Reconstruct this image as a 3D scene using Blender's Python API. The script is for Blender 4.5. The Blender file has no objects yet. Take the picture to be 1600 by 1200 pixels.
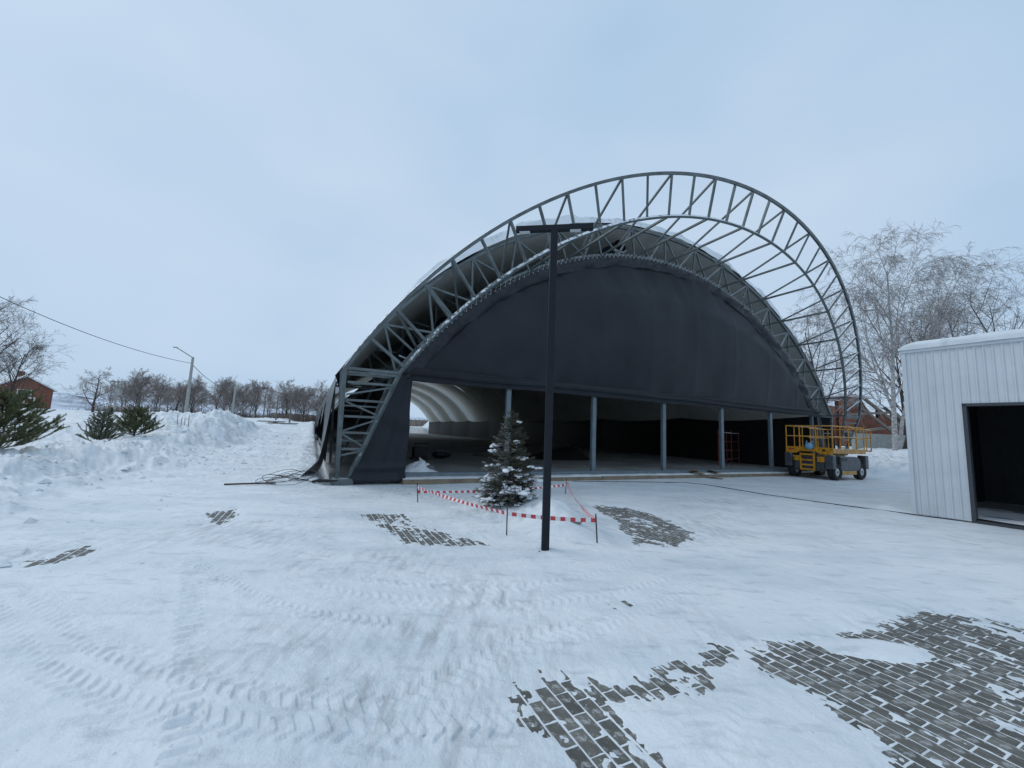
import bpy, math, random
import numpy as np
from mathutils import Vector, Matrix

R = math.radians
C = bpy.context.scene.collection
scene = bpy.context.scene

# ------------------------------------------------------------------ camera
CAM_H = 1.67
PITCH, ROLL = 0.1147, 0.0396
cd = bpy.data.cameras.new('camera')
cd.sensor_fit = 'HORIZONTAL'
cd.sensor_width = 36.0
cd.lens = 36.0 * 631.25 / 1600.0
cd.clip_start = 0.05
cd.clip_end = 5000
cam = bpy.data.objects.new('camera', cd)
C.objects.link(cam)
fw = Vector((0, math.cos(PITCH), math.sin(PITCH)))
r0 = Vector((1, 0, 0)); u0 = Vector((0, -math.sin(PITCH), math.cos(PITCH)))
rt = r0 * math.cos(ROLL) + u0 * math.sin(ROLL)
up = u0 * math.cos(ROLL) - r0 * math.sin(ROLL)
m = Matrix.Identity(4)
for i in range(3):
    m[i][0] = rt[i]; m[i][1] = up[i]; m[i][2] = -fw[i]
m[0][3], m[1][3], m[2][3] = 0, 0, CAM_H
cam.matrix_world = m
scene.camera = cam

# ------------------------------------------------------------------ world: closed overcast over a clear-sky base
SUN_EL, SUN_AZ = R(44), R(288)
w = bpy.data.worlds.new('World'); scene.world = w; w.use_nodes = True
nt = w.node_tree; nt.nodes.clear()
def wn(t, **kw):
    n = nt.nodes.new(t)
    for k, v in kw.items(): setattr(n, k, v)
    return n
out = wn('ShaderNodeOutputWorld'); bg = wn('ShaderNodeBackground')
sky = wn('ShaderNodeTexSky', sky_type='NISHITA', sun_disc=False)
sky.sun_elevation = SUN_EL; sky.sun_rotation = SUN_AZ; sky.air_density = 1.0; sky.dust_density = 3.0
skym = wn('ShaderNodeVectorMath', operation='SCALE'); skym.inputs['Scale'].default_value = 0.10
nt.links.new(sky.outputs[0], skym.inputs[0])
tc = wn('ShaderNodeTexCoord'); mp = wn('ShaderNodeMapping'); mp.inputs['Scale'].default_value = (1.0, 1.0, 2.2)
nz = wn('ShaderNodeTexNoise'); nz.inputs['Scale'].default_value = 1.7; nz.inputs['Detail'].default_value = 3.0; nz.inputs['Roughness'].default_value = 0.45
cr = wn('ShaderNodeValToRGB')
cr.color_ramp.elements[0].position = 0.3; cr.color_ramp.elements[0].color = (0.435, 0.605, 0.805, 1)
cr.color_ramp.elements[1].position = 0.72; cr.color_ramp.elements[1].color = (0.575, 0.71, 0.87, 1)
nt.links.new(tc.outputs['Generated'], mp.inputs['Vector']); nt.links.new(mp.outputs[0], nz.inputs['Vector']); nt.links.new(nz.outputs['Fac'], cr.inputs['Fac'])
mx = wn('ShaderNodeMix', data_type='RGBA'); mx.inputs['Factor'].default_value = 0.95
nt.links.new(skym.outputs[0], mx.inputs['A']); nt.links.new(cr.outputs[0], mx.inputs['B'])
nt.links.new(mx.outputs['Result'], bg.inputs['Color']); bg.inputs['Strength'].default_value = 1.0
nt.links.new(bg.outputs[0], out.inputs['Surface'])

# the sun behind the cloud
sd = bpy.data.lights.new('sun', 'SUN'); sd.energy = 0.85; sd.angle = R(25); sd.color = (1.0, 0.97, 0.93)
so = bpy.data.objects.new('sun', sd); C.objects.link(so)
sv = Vector((math.sin(SUN_AZ) * math.cos(SUN_EL), math.cos(SUN_AZ) * math.cos(SUN_EL), math.sin(SUN_EL)))
so.rotation_euler = sv.to_track_quat('Z', 'Y').to_euler()

vs = scene.view_settings
vs.view_transform = 'Standard'; vs.look = 'None'; vs.exposure = 0.0; vs.gamma = 1.0; vs.use_curve_mapping = False
scene.cycles.max_bounces = 8; scene.cycles.diffuse_bounces = 6; scene.cycles.glossy_bounces = 2
scene.cycles.transparent_max_bounces = 6
scene.cycles.use_denoising = True

# ------------------------------------------------------------------ noise and helpers
def _hash(ix, iy, seed):
    h = (ix.astype(np.int64) * 374761393 + iy.astype(np.int64) * 668265263 + seed * 974634777) & 0xffffffff
    h = ((h ^ (h >> 13)) * 1274126177) & 0xffffffff
    return ((h ^ (h >> 16)) & 0xffff) / 65535.0
def vnoise(x, y, seed=0):
    ix = np.floor(x); iy = np.floor(y); fx = x - ix; fy = y - iy
    fx = fx * fx * fx * (fx * (fx * 6 - 15) + 10); fy = fy * fy * fy * (fy * (fy * 6 - 15) + 10)
    a = _hash(ix, iy, seed); b = _hash(ix + 1, iy, seed); c = _hash(ix, iy + 1, seed); d = _hash(ix + 1, iy + 1, seed)
    return (a * (1 - fx) + b * fx) * (1 - fy) + (c * (1 - fx) + d * fx) * fy
def fbm(x, y, scale, oct=4, seed=0, gain=0.5):
    v = 0; a = 1; t = 0; f = scale
    for o in range(oct):
        v = v + a * (vnoise(x * f + 13.7 * o, y * f + 7.1 * o, seed + o) * 2 - 1); t += a; a *= gain; f *= 2.03
    return v / t
def n1d(t, seed): return float(vnoise(np.array([t]), np.array([seed * 3.7]), seed)[0]) * 2 - 1
def sst(e0, e1, x):
    t = np.clip((x - e0) / (e1 - e0), 0, 1); return t * t * (3 - 2 * t)

TH = 0.4529
AX = np.array([math.cos(TH), math.sin(TH)]); NX = np.array([math.sin(TH), -math.cos(TH)])
OX, OY = -4.878, 11.4815
def wuv(u, v, z=0.0):
    return Vector((OX + u * AX[0] + v * NX[0], OY + u * AX[1] + v * NX[1], z))
def to_uv(x, y):
    return (x - OX) * AX[0] + (y - OY) * AX[1], (x - OX) * NX[0] + (y - OY) * NX[1]

class MB:
    def __init__(s): s.v = []; s.f = []; s.m = []; s.mi = 0
    def quad_pts(s, pts):
        n = len(s.v); s.v += [tuple(p) for p in pts]; s.f.append(tuple(range(n, n + len(pts)))); s.m.append(s.mi); return s
    def box(s, a, b):
        x0, y0, z0 = a; x1, y1, z1 = b; n = len(s.v)
        s.v += [(x0, y0, z0), (x1, y0, z0), (x1, y1, z0), (x0, y1, z0), (x0, y0, z1), (x1, y0, z1), (x1, y1, z1), (x0, y1, z1)]
        for f in ((0, 3, 2, 1), (4, 5, 6, 7), (0, 1, 5, 4), (1, 2, 6, 5), (2, 3, 7, 6), (3, 0, 4, 7)):
            s.f.append(tuple(n + i for i in f)); s.m.append(s.mi)
        return s
    def tube(s, pts, rad, sides=6, caps=True, twist=0.0):
        pts = [Vector(p) for p in pts]; k = len(pts)
        if not hasattr(rad, '__len__'): rad = [rad] * k
        n = len(s.v); prev = None
        for i, p in enumerate(pts):
            t = (pts[min(i + 1, k - 1)] - pts[max(i - 1, 0)])
            if t.length < 1e-9: t = Vector((0, 0, 1))
            t.normalize()
            if prev is None:
                a = t.cross(Vector((0, 0, 1)) if abs(t.z) < 0.93 else Vector((0, 1, 0))).normalized()
            else:
                a = (prev - t * prev.dot(t))
                a = a.normalized() if a.length > 1e-6 else t.orthogonal().normalized()
            prev = a; b = t.cross(a)
            for j in range(sides):
                g = 2 * math.pi * (j + 0.5) / sides + twist
                s.v.append(tuple(p + (a * math.cos(g) + b * math.sin(g)) * rad[i]))
        for i in range(k - 1):
            for j in range(sides):
                j2 = (j + 1) % sides
                s.f.append((n + i * sides + j, n + i * sides + j2, n + (i + 1) * sides + j2, n + (i + 1) * sides + j)); s.m.append(s.mi)
        if caps:
            s.f.append(tuple(n + j for j in reversed(range(sides)))); s.m.append(s.mi)
            s.f.append(tuple(n + (k - 1) * sides + j for j in range(sides))); s.m.append(s.mi)
        return s
    def bar(s, p, q, wd):            # square hollow section
        return s.tube([p, q], wd * 0.7071, 4)
    def grid(s, fn, nu, nv, flip=False):
        n = len(s.v)
        for i in range(nu + 1):
            for j in range(nv + 1): s.v.append(tuple(fn(i / nu, j / nv)))
        for i in range(nu):
            for j in range(nv):
                a = n + i * (nv + 1) + j; q = (a, a + nv + 1, a + nv + 2, a + 1)
                s.f.append(q[::-1] if flip else q); s.m.append(s.mi)
        return s
    def ball(s, c, r, n=8, m=6, sq=(1, 1, 1), seed=None, amp=0.0):
        c = Vector(c); b = len(s.v); rnd = random.Random(seed)
        for i in range(m + 1):
            t = math.pi * i / m
            for j in range(n):
                g = 2 * math.pi * j / n; k = r * (1 + (rnd.uniform(-amp, amp) if amp else 0))
                s.v.append((c.x + k * sq[0] * math.sin(t) * math.cos(g), c.y + k * sq[1] * math.sin(t) * math.sin(g), c.z + k * sq[2] * math.cos(t)))
        for i in range(m):
            for j in range(n):
                j2 = (j + 1) % n
                s.f.append((b + i * n + j, b + (i + 1) * n + j, b + (i + 1) * n + j2, b + i * n + j2)); s.m.append(s.mi)
        return s
    def build(s, name, mats, parent=None, smooth=False, loc=None, rotz=0.0, bevel=0.0):
        me = bpy.data.meshes.new(name)
        me.from_pydata(s.v, [], s.f)
        if not isinstance(mats, (list, tuple)): mats = [mats]
        for mt in mats: me.materials.append(mt)
        if any(s.m): me.polygons.foreach_set('material_index', s.m)
        if smooth: me.polygons.foreach_set('use_smooth', [True] * len(me.polygons))
        me.update()
        return put(name, me, parent, loc, rotz, bevel)
def put(name, me, parent=None, loc=None, rotz=0.0, bevel=0.0):
    o = bpy.data.objects.new(name, me); C.objects.link(o)
    if parent is not None: o.parent = parent
    if loc is not None: o.location = loc
    if rotz: o.rotation_euler = (0, 0, rotz)
    if bevel:
        b = o.modifiers.new('bevel', 'BEVEL'); b.width = bevel; b.segments = 2; b.limit_method = 'ANGLE'
    return o
def empty(name, loc=(0, 0, 0), rotz=0.0, parent=None):
    o = bpy.data.objects.new(name, None); C.objects.link(o); o.location = loc; o.rotation_euler = (0, 0, rotz)
    o.empty_display_size = 0.2
    if parent is not None: o.parent = parent
    return o
def tag(o, label, cat, group=None, kind=None):
    if label: o['label'] = label
    if cat: o['category'] = cat
    if group: o['group'] = group
    if kind: o['kind'] = kind
    return o
def copy_tree(o, parent=None):
    c = o.copy(); C.objects.link(c)
    if parent is not None: c.parent = parent
    for ch in [k for k in bpy.data.objects if k.parent == o]: copy_tree(ch, c)
    return c

# ------------------------------------------------------------------ materials
def mat(name, col, rough=0.6, metal=0.0, var=0.0, vscale=3.0, bump=0.0, bscale=40.0, frost=0.0, rand=0.0, coat=0.0, fscale=6.0, fsoft=0.0, stretch=None, spec=0.5, col2=None):
    mt = bpy.data.materials.new(name); mt.use_nodes = True
    t = mt.node_tree; p = t.nodes['Principled BSDF']
    p.inputs['Base Color'].default_value = (*col, 1); p.inputs['Roughness'].default_value = rough; p.inputs['Metallic'].default_value = metal
    p.inputs['Specular IOR Level'].default_value = spec
    if coat: p.inputs['Coat Weight'].default_value = coat
    tcn = t.nodes.new('ShaderNodeTexCoord'); src = tcn.outputs['Object']
    if stretch:
        mpn = t.nodes.new('ShaderNodeMapping'); mpn.inputs['Scale'].default_value = stretch
        t.links.new(src, mpn.inputs['Vector']); src = mpn.outputs[0]
    last = None
    def noise(sc, det=5.0, ro=0.6):
        n = t.nodes.new('ShaderNodeTexNoise'); n.inputs['Scale'].default_value = sc; n.inputs['Detail'].default_value = det; n.inputs['Roughness'].default_value = ro
        t.links.new(src, n.inputs['Vector']); return n.outputs['Fac']
    def mixc(fac, a, b, mode='MIX'):
        x = t.nodes.new('ShaderNodeMix'); x.data_type = 'RGBA'; x.blend_type = mode
        for sock, val in (('Factor', fac), ('A', a), ('B', b)):
            if hasattr(val, 'links'): t.links.new(val, x.inputs[sock])
            elif isinstance(val, (int, float)): x.inputs[sock].default_value = val
            else: x.inputs[sock].default_value = (*val, 1)
        return x.outputs['Result']
    cur = col
    if var:
        r = t.nodes.new('ShaderNodeMapRange'); r.inputs['From Min'].default_value = 0.3; r.inputs['From Max'].default_value = 0.7
        t.links.new(noise(vscale), r.inputs['Value'])
        lo = tuple(max(0, c * (1 - var)) for c in col); hi = col2 if col2 else tuple(min(1, c * (1 + var)) for c in col)
        cur = mixc(r.outputs[0], lo, hi)
    if rand:
        oi = t.nodes.new('ShaderNodeObjectInfo'); hs = t.nodes.new('ShaderNodeMapRange')
        hs.inputs['To Min'].default_value = 1 - rand; hs.inputs['To Max'].default_value = 1 + rand
        t.links.new(oi.outputs['Random'], hs.inputs['Value'])
        vm = t.nodes.new('ShaderNodeVectorMath'); vm.operation = 'SCALE'
        if hasattr(cur, 'links'): t.links.new(cur, vm.inputs[0])
        else: vm.inputs[0].default_value = cur
        t.links.new(hs.outputs[0], vm.inputs['Scale']); cur = vm.outputs[0]
    if frost:                       # snow caught on upward faces
        g = t.nodes.new('ShaderNodeNewGeometry'); sx = t.nodes.new('ShaderNodeSeparateXYZ'); t.links.new(g.outputs['Normal'], sx.inputs[0])
        a = t.nodes.new('ShaderNodeMath'); a.operation = 'MULTIPLY_ADD'; t.links.new(sx.outputs['Z'], a.inputs[0]); a.inputs[1].default_value = 0.55
        t.links.new(noise(fscale, 4.0, 0.65), a.inputs[2])
        r2 = t.nodes.new('ShaderNodeMapRange'); r2.inputs['From Min'].default_value = 1.06 - frost * 0.4; r2.inputs['From Max'].default_value = 1.16 + fsoft - frost * 0.4
        t.links.new(a.outputs[0], r2.inputs['Value'])
        cur = mixc(r2.outputs[0], cur, (0.80, 0.83, 0.87))
    if hasattr(cur, 'links'): t.links.new(cur, p.inputs['Base Color'])
    if bump:
        b = t.nodes.new('ShaderNodeBump'); b.inputs['Strength'].default_value = bump; b.inputs['Distance'].default_value = 0.02
        t.links.new(noise(bscale, 4.0), b.inputs['Height']); t.links.new(b.outputs[0], p.inputs['Normal'])
    return mt

M = {}
def snow_mat():
    mt = mat('snow', (0.83, 0.86, 0.885), 0.55, spec=0.3)
    t = mt.node_tree; p = t.nodes['Principled BSDF']; tcn = t.nodes.new('ShaderNodeTexCoord')
    def nz_(sc, det, scale=(1, 1, 1), rot=0.0):
        mp_ = t.nodes.new('ShaderNodeMapping'); mp_.inputs['Scale'].default_value = scale; mp_.inputs['Rotation'].default_value = (0, 0, rot)
        n_ = t.nodes.new('ShaderNodeTexNoise'); n_.inputs['Scale'].default_value = sc; n_.inputs['Detail'].default_value = det; n_.inputs['Roughness'].default_value = 0.62
        t.links.new(tcn.outputs['Object'], mp_.inputs['Vector']); t.links.new(mp_.outputs[0], n_.inputs['Vector']); return n_.outputs['Fac']
    def mr(v, a, b, c, d):
        r_ = t.nodes.new('ShaderNodeMapRange'); t.links.new(v, r_.inputs['Value'])
        for k, q in zip(('From Min', 'From Max', 'To Min', 'To Max'), (a, b, c, d)): r_.inputs[k].default_value = q
        return r_.outputs[0]
    def mx_(f, a, b):
        x_ = t.nodes.new('ShaderNodeMix'); x_.data_type = 'RGBA'; t.links.new(f, x_.inputs['Factor'])
        for k, q in (('A', a), ('B', b)):
            if hasattr(q, 'links'): t.links.new(q, x_.inputs[k])
            else: x_.inputs[k].default_value = (*q, 1)
        return x_.outputs['Result']
    c1 = mx_(mr(nz_(0.55, 6, (1, 2.2, 1), 0.3), 0.42, 0.68, 0, 1), (0.80, 0.83, 0.85), (0.645, 0.70, 0.74))
    c2 = mx_(mr(nz_(2.3, 7, (1, 2.6, 1), -0.5), 0.55, 0.76, 0, 0.85), c1, (0.46, 0.505, 0.54))
    mm = t.nodes.new('ShaderNodeMath'); mm.operation = 'MULTIPLY'
    t.links.new(mr(nz_(0.32, 3, (1, 1, 1), 0.9), 0.50, 0.66, 0, 1), mm.inputs[0]); t.links.new(mr(nz_(3.2, 6, (3.2, 0.7, 1), TH), 0.46, 0.68, 0, 0.8), mm.inputs[1])
    c3 = mx_(mm.outputs[0], c2, (0.36, 0.385, 0.395))
    t.links.new(c3, p.inputs['Base Color'])
    b_ = t.nodes.new('ShaderNodeBump'); b_.inputs['Strength'].default_value = 0.45; b_.inputs['Distance'].default_value = 0.02
    b2 = t.nodes.new('ShaderNodeBump'); b2.inputs['Strength'].default_value = 0.35; b2.inputs['Distance'].default_value = 0.05
    t.links.new(nz_(60, 5), b_.inputs['Height']); t.links.new(nz_(7, 6), b2.inputs['Height']); t.links.new(b2.outputs[0], b_.inputs['Normal']); t.links.new(b_.outputs[0], p.inputs['Normal'])
    return mt
M['snow'] = snow_mat()
M['snow_old'] = mat('packed snow', (0.80, 0.825, 0.86), 0.6, var=0.06, vscale=5, bump=0.5, bscale=14, spec=0.3)
M['paver'] = mat('grey paver', (0.135, 0.133, 0.118), 0.75, var=0.35, vscale=7, bump=0.5, bscale=110, rand=0.25, frost=-0.06, fscale=15, fsoft=0.16)
M['bedding'] = mat('paver bedding', (0.20, 0.19, 0.17), 0.9, var=0.2)
M['steel'] = mat('galvanised steel', (0.115, 0.138, 0.143), 0.5, 0.3, var=0.35, vscale=2.5, frost=0.92, fscale=8)
M['steel_snowy'] = mat('frosted steel', (0.12, 0.145, 0.15), 0.55, 0.3, var=0.3, vscale=2.5, frost=1.12, fscale=8)
M['steel_post'] = mat('blue grey steel', (0.15, 0.19, 0.215), 0.5, 0.2, var=0.2, vscale=4)
M['tarp'] = mat('dark slate tarpaulin', (0.0215, 0.0245, 0.031), 0.46, var=0.25, vscale=0.5, bump=0.15, bscale=3, spec=0.22)
M['tarp_edge'] = mat('crumpled tarpaulin edge', (0.019, 0.022, 0.030), 0.42, var=0.3, vscale=6, bump=0.6, bscale=9, frost=0.15, fscale=9, spec=0.35)
M['cover'] = mat('dark grey roof cover', (0.065, 0.068, 0.074), 0.38, var=0.15, vscale=1.0, bump=0.1, bscale=2)
M['under'] = mat('pale cover underside', (0.46, 0.47, 0.45), 0.6, var=0.12, vscale=1.2)
M['lining'] = mat('off white lining', (0.76, 0.75, 0.69), 0.55, var=0.08, vscale=0.8)
t_ = M['lining'].node_tree; p_ = t_.nodes['Principled BSDF']; o_ = [n for n in t_.nodes if n.type == 'OUTPUT_MATERIAL'][0]
tr_ = t_.nodes.new('ShaderNodeBsdfTranslucent'); tr_.inputs['Color'].default_value = (0.72, 0.72, 0.68, 1); ms_ = t_.nodes.new('ShaderNodeMixShader'); ms_.inputs['Fac'].default_value = 0.38
t_.links.new(p_.outputs[0], ms_.inputs[1]); t_.links.new(tr_.outputs[0], ms_.inputs[2]); t_.links.new(ms_.outputs[0], o_.inputs['Surface'])
M['blackwall'] = mat('black wall sheet', (0.014, 0.014, 0.016), 0.5, var=0.2)
M['floor'] = mat('dusty concrete', (0.34, 0.34, 0.335), 0.7, var=0.35, vscale=0.5, bump=0.15, bscale=12)
M['plinth'] = mat('stained concrete', (0.23, 0.185, 0.13), 0.85, var=0.3, vscale=2.2, bump=0.3, bscale=30, frost=0.5, fscale=3)
M['rope'] = mat('frosty rope', (0.42, 0.45, 0.46), 0.8, var=0.4, vscale=14)
M['lamp'] = mat('anthracite paint', (0.010, 0.012, 0.017), 0.5, var=0.1, vscale=5, spec=0.25)
M['lens'] = mat('frosted lamp lens', (0.50, 0.53, 0.56), 0.3)
M['tape_red'] = mat('red tape', (0.55, 0.05, 0.06), 0.5)
M['tape_white'] = mat('white tape', (0.75, 0.75, 0.76), 0.5)
M['rebar'] = mat('rusty rod', (0.055, 0.045, 0.042), 0.8, 0.3, var=0.4, vscale=20)
M['yellow'] = mat('amber machine paint', (0.60, 0.265, 0.014), 0.48, var=0.38, vscale=6, bump=0.08, frost=0.15, fscale=5)
M['tan'] = mat('faded amber paint', (0.46, 0.25, 0.07), 0.55, var=0.35, vscale=6, frost=0.35, fscale=5)
M['machine'] = mat('grey machine paint', (0.072, 0.080, 0.090), 0.5, var=0.35, vscale=5, frost=0.3, fscale=6)
M['darkmetal'] = mat('dark greasy metal', (0.02, 0.02, 0.022), 0.5, 0.3, var=0.3)
M['tyre'] = mat('tyre rubber', (0.018, 0.018, 0.019), 0.85, bump=0.3, bscale=30, frost=0.1)
M['rim'] = mat('pale wheel rim', (0.45, 0.46, 0.47), 0.5, var=0.3, vscale=10)
M['bluebag'] = mat('pale blue plastic', (0.20, 0.42, 0.60), 0.5, var=0.2, vscale=14)
M['white_steel'] = mat('white coated sheet', (0.58, 0.615, 0.645), 0.42, var=0.07, vscale=1.5, rand=0.03)
M['trim'] = mat('dark door trim', (0.045, 0.052, 0.060), 0.45)
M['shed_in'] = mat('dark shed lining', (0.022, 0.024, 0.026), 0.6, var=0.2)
M['brick'] = mat('red brick', (0.20, 0.080, 0.055), 0.85, var=0.3, vscale=1.8, bump=0.4, bscale=20)
M['brick_snow'] = mat('weathered red brick', (0.25, 0.095, 0.06), 0.85, var=0.35, vscale=1.2, bump=0.4, bscale=15, frost=0.6, fscale=1.2)
M['timber'] = mat('weathered timber', (0.22, 0.19, 0.16), 0.85, var=0.3, vscale=3, frost=0.75, fscale=2)
M['conc'] = mat('pale concrete pole', (0.33, 0.34, 0.32), 0.8, var=0.15, vscale=3)
M['wood'] = mat('grey weathered wood', (0.17, 0.15, 0.13), 0.85, var=0.3, vscale=3)
M['wire'] = mat('dark cable', (0.035, 0.037, 0.04), 0.6)
M['glass'] = mat('dark window glass', (0.03, 0.035, 0.04), 0.1)
M['white'] = mat('white paint', (0.65, 0.66, 0.66), 0.6, var=0.1)
M['bark_dark'] = mat('dark bark', (0.060, 0.048, 0.044), 0.9, var=0.35, vscale=6, frost=0.35, fscale=3)
M['twig_dark'] = mat('dark twigs', (0.085, 0.068, 0.064), 0.9, var=0.3, vscale=1.5)
M['twig_grey'] = mat('frosted grey twigs', (0.27, 0.252, 0.248), 0.9, var=0.35, vscale=0.9)
M['twig_brown'] = mat('brown twigs', (0.215, 0.182, 0.166), 0.9, var=0.3, vscale=0.6)  # lightened to stand in for haze over the distant trees
M['twig_haze'] = mat('haze tinted brown twigs', (0.34, 0.305, 0.29), 0.9, var=0.3, vscale=0.6)  # farthest belt: haze put into the colour, paler than the twigs themselves
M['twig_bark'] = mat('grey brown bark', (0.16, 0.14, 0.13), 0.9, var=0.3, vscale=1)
M['birch'] = mat('birch bark', (0.36, 0.35, 0.34), 0.8, var=0.6, vscale=2.0, stretch=(2.5, 2.5, 4.0))
M['pine'] = mat('pine needles', (0.15, 0.165, 0.075), 0.75, var=0.4, vscale=5)
M['pine_tip'] = mat('blue green pine needles', (0.16, 0.18, 0.12), 0.75, var=0.35, vscale=5)
M['spruce'] = mat('spruce needles', (0.065, 0.068, 0.036), 0.75, var=0.4, vscale=7)
M['cloth_dark'] = mat('dark winter clothing', (0.02, 0.022, 0.028), 0.9)
M['skin'] = mat('skin', (0.5, 0.3, 0.22), 0.6)
M['red_tube'] = mat('red scaffold tube', (0.22, 0.05, 0.035), 0.55, var=0.2)
M['cardboard'] = mat('torn cardboard', (0.42, 0.30, 0.18), 0.9, var=0.3, vscale=8)
M['fence'] = mat('brown fence boards', (0.16, 0.115, 0.09), 0.85, var=0.25, vscale=2, rand=0.2)
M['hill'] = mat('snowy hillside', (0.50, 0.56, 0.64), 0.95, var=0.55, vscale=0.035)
M['brush'] = mat('brown brush', (0.20, 0.155, 0.13), 0.95, var=0.35, vscale=0.5)

# ------------------------------------------------------------------ terrain
def terrain(x, y):
    u, v = to_uv(x, y); d = -v
    n1 = fbm(x, y, 0.22, 4, 3); n2 = fbm(x, y, 0.9, 4, 9); n3 = fbm(x, y, 2.6, 3, 21)
    e = -u - 4.4 + 0.9 * n1 + 0.35 * n2                      # into the left bank
    bank = sst(0, 2.6, e)
    n4 = 1 - np.abs(fbm(x, y, 1.5, 4, 33)) * 2; n5 = 1 - np.abs(fbm(x, y, 4.2, 4, 37, 0.65)) * 2
    field = 0.30 + 1.0 * sst(6, 23, d + 2.5 * n1) - 0.45 * sst(27, 42, d) + 0.9 * sst(45, 95, d)
    hl = bank * (field + 0.10 * n1 + (0.16 * n2 + 0.05 * n3 + 0.17 * n4 + 0.12 * n5) * (1 - 0.85 * sst(4.5, 10, e)))
    hl += 0.16 * np.exp(-((e - 1.8) / 1.3) ** 2) * (0.6 + 1.2 * n2) * sst(-8, 0, d + 6)
    hl += (0.52 * np.exp(-((u + 7.3) / 3.2) ** 2 - ((d - 28) / 6.0) ** 2) + 0.22 * np.exp(-((u + 10.5) / 2.6) ** 2 - ((d - 21) / 4.0) ** 2)) * (1 + 0.5 * n2 + 0.35 * n4 + 0.12 * n3)
    path = 1.3 * sst(18, 60, d) * (1 - bank) + (0.06 * n2 + 0.07 * n4 + 0.03 * n5) * sst(-2, 6, d) * (1 - bank) * sst(4, -1, u)
    rb = sst(25.9, 28.8, u + 0.6 * n1 + 0.2 * n2) * sst(5.5, 1.5, v + 0.8 * n1 - 0.10 * (u - 27))
    hr = rb * (1.22 + 0.16 * n2 + 0.25 * n1 + 0.04 * n3 + 0.07 * n4 + 0.03 * n5) + 0.7 * rb * sst(20, 70, d)
    far = 0.6 * sst(60, 140, np.hypot(x, y))
    inside = sst(-0.40, -0.12, u) * sst(26.0, 25.7, u) * sst(-0.7, -0.3, d) * sst(83.6, 83.0, d)
    # the little banked bed round the spruce
    bed = 0.36 * np.exp(-((x - 0.85) / 0.55) ** 2 - ((y - 7.75) / 1.25) ** 2) + 0.20 * np.exp(-((x + 0.15) / 0.95) ** 2 - ((y - 8.5) / 1.0) ** 2) \
        + 0.13 * np.exp(-((x - 0.9) / 0.55) ** 2 - ((y - 6.75) / 0.45) ** 2)
    bed = bed * (1 + 0.25 * n2 + 0.1 * n3)
    side = 0.22 * np.exp(-((u + 0.7) / 0.7) ** 2) * sst(-0.9, 0.2, d) * (1 + 0.5 * n2)       # drift along the side sheets
    clod = 0.11 * np.exp(-((u - 13.0) / 0.35) ** 2 - ((v - 7.05) / 0.28) ** 2)
    z = hl + path + hr + far + bed + side + clod
    return z * (1 - inside) - 0.03 * inside
def tz(x, y):
    return float(terrain(np.array([x], float), np.array([y], float))[0])

POLY = {   # swept paving, ground metres
 'near': [(0.11, 2.89), (0.28, 3.04), (0.43, 2.96), (0.63, 2.79), (0.69, 2.62), (0.79, 2.25), (0.88, 1.95), (0.5, 1.9), (0.41, 2.24), (0.35, 2.38), (0.19, 2.62)],
 'link': [(0.63, 2.88), (0.93, 2.92), (1.26, 3.09), (1.74, 3.41), (1.84, 3.36), (1.43, 3.02), (1.0, 2.82), (0.73, 2.77)],
 'big': [(1.84, 3.33), (2.27, 3.60), (2.78, 3.63), (3.13, 3.82), (4.28, 4.38), (4.75, 4.2), (5.3, 3.9), (5.4, 2.6), (4.4, 1.7), (2.3, 1.75), (2.02, 2.25), (2.14, 2.49), (2.11, 2.88), (1.90, 3.11)],
 'bed': [(-2.64, 7.76), (-1.63, 8.07), (-1.12, 7.24), (-0.65, 6.47), (-0.21, 6.11), (-0.92, 6.02), (-1.44, 6.07), (-1.57, 6.41), (-2.05, 6.99)],
 'right': [(1.9, 9.9), (2.8, 9.7), (3.3, 8.6), (3.4, 7.3), (2.9, 6.4), (1.75, 6.3), (1.7, 7.0), (1.95, 8.0), (1.9, 9.0)],
 'left': [(-5.45, 7.38), (-5.1, 7.87), (-4.7, 7.36), (-4.4, 6.47), (-4.92, 6.82)],
 'edge': [(-5.9, 4.7), (-5.36, 4.87), (-5.29, 5.37), (-5.05, 5.26), (-4.93, 4.74), (-5.2, 4.3)],
 'spot': [(0.97, 4.2), (1.16, 4.34), (1.27, 4.23), (1.11, 4.11)],
}
STRONG = {'near': 1.45, 'link': 1.58, 'big': 1.3, 'bed': 1.6, 'right': 1.0, 'left': 1.15, 'edge': 1.4, 'spot': 1.2}
def poly_sd(x, y, pl):
    pl = np.array(pl); d = np.full(x.shape, 1e9); ins = np.zeros(x.shape, bool)
    for i in range(len(pl)):
        a = pl[i]; b = pl[(i + 1) % len(pl)]; ab = b - a
        t = np.clip(((x - a[0]) * ab[0] + (y - a[1]) * ab[1]) / (ab @ ab), 0, 1)
        d = np.minimum(d, np.hypot(x - a[0] - t * ab[0], y - a[1] - t * ab[1]))
        c = ((a[1] > y) != (b[1] > y)); xx = (b[0] - a[0]) * (y - a[1]) / (b[1] - a[1] + 1e-12) + a[0]
        ins ^= c & (x < xx)
    return np.where(ins, d, -d)
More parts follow.
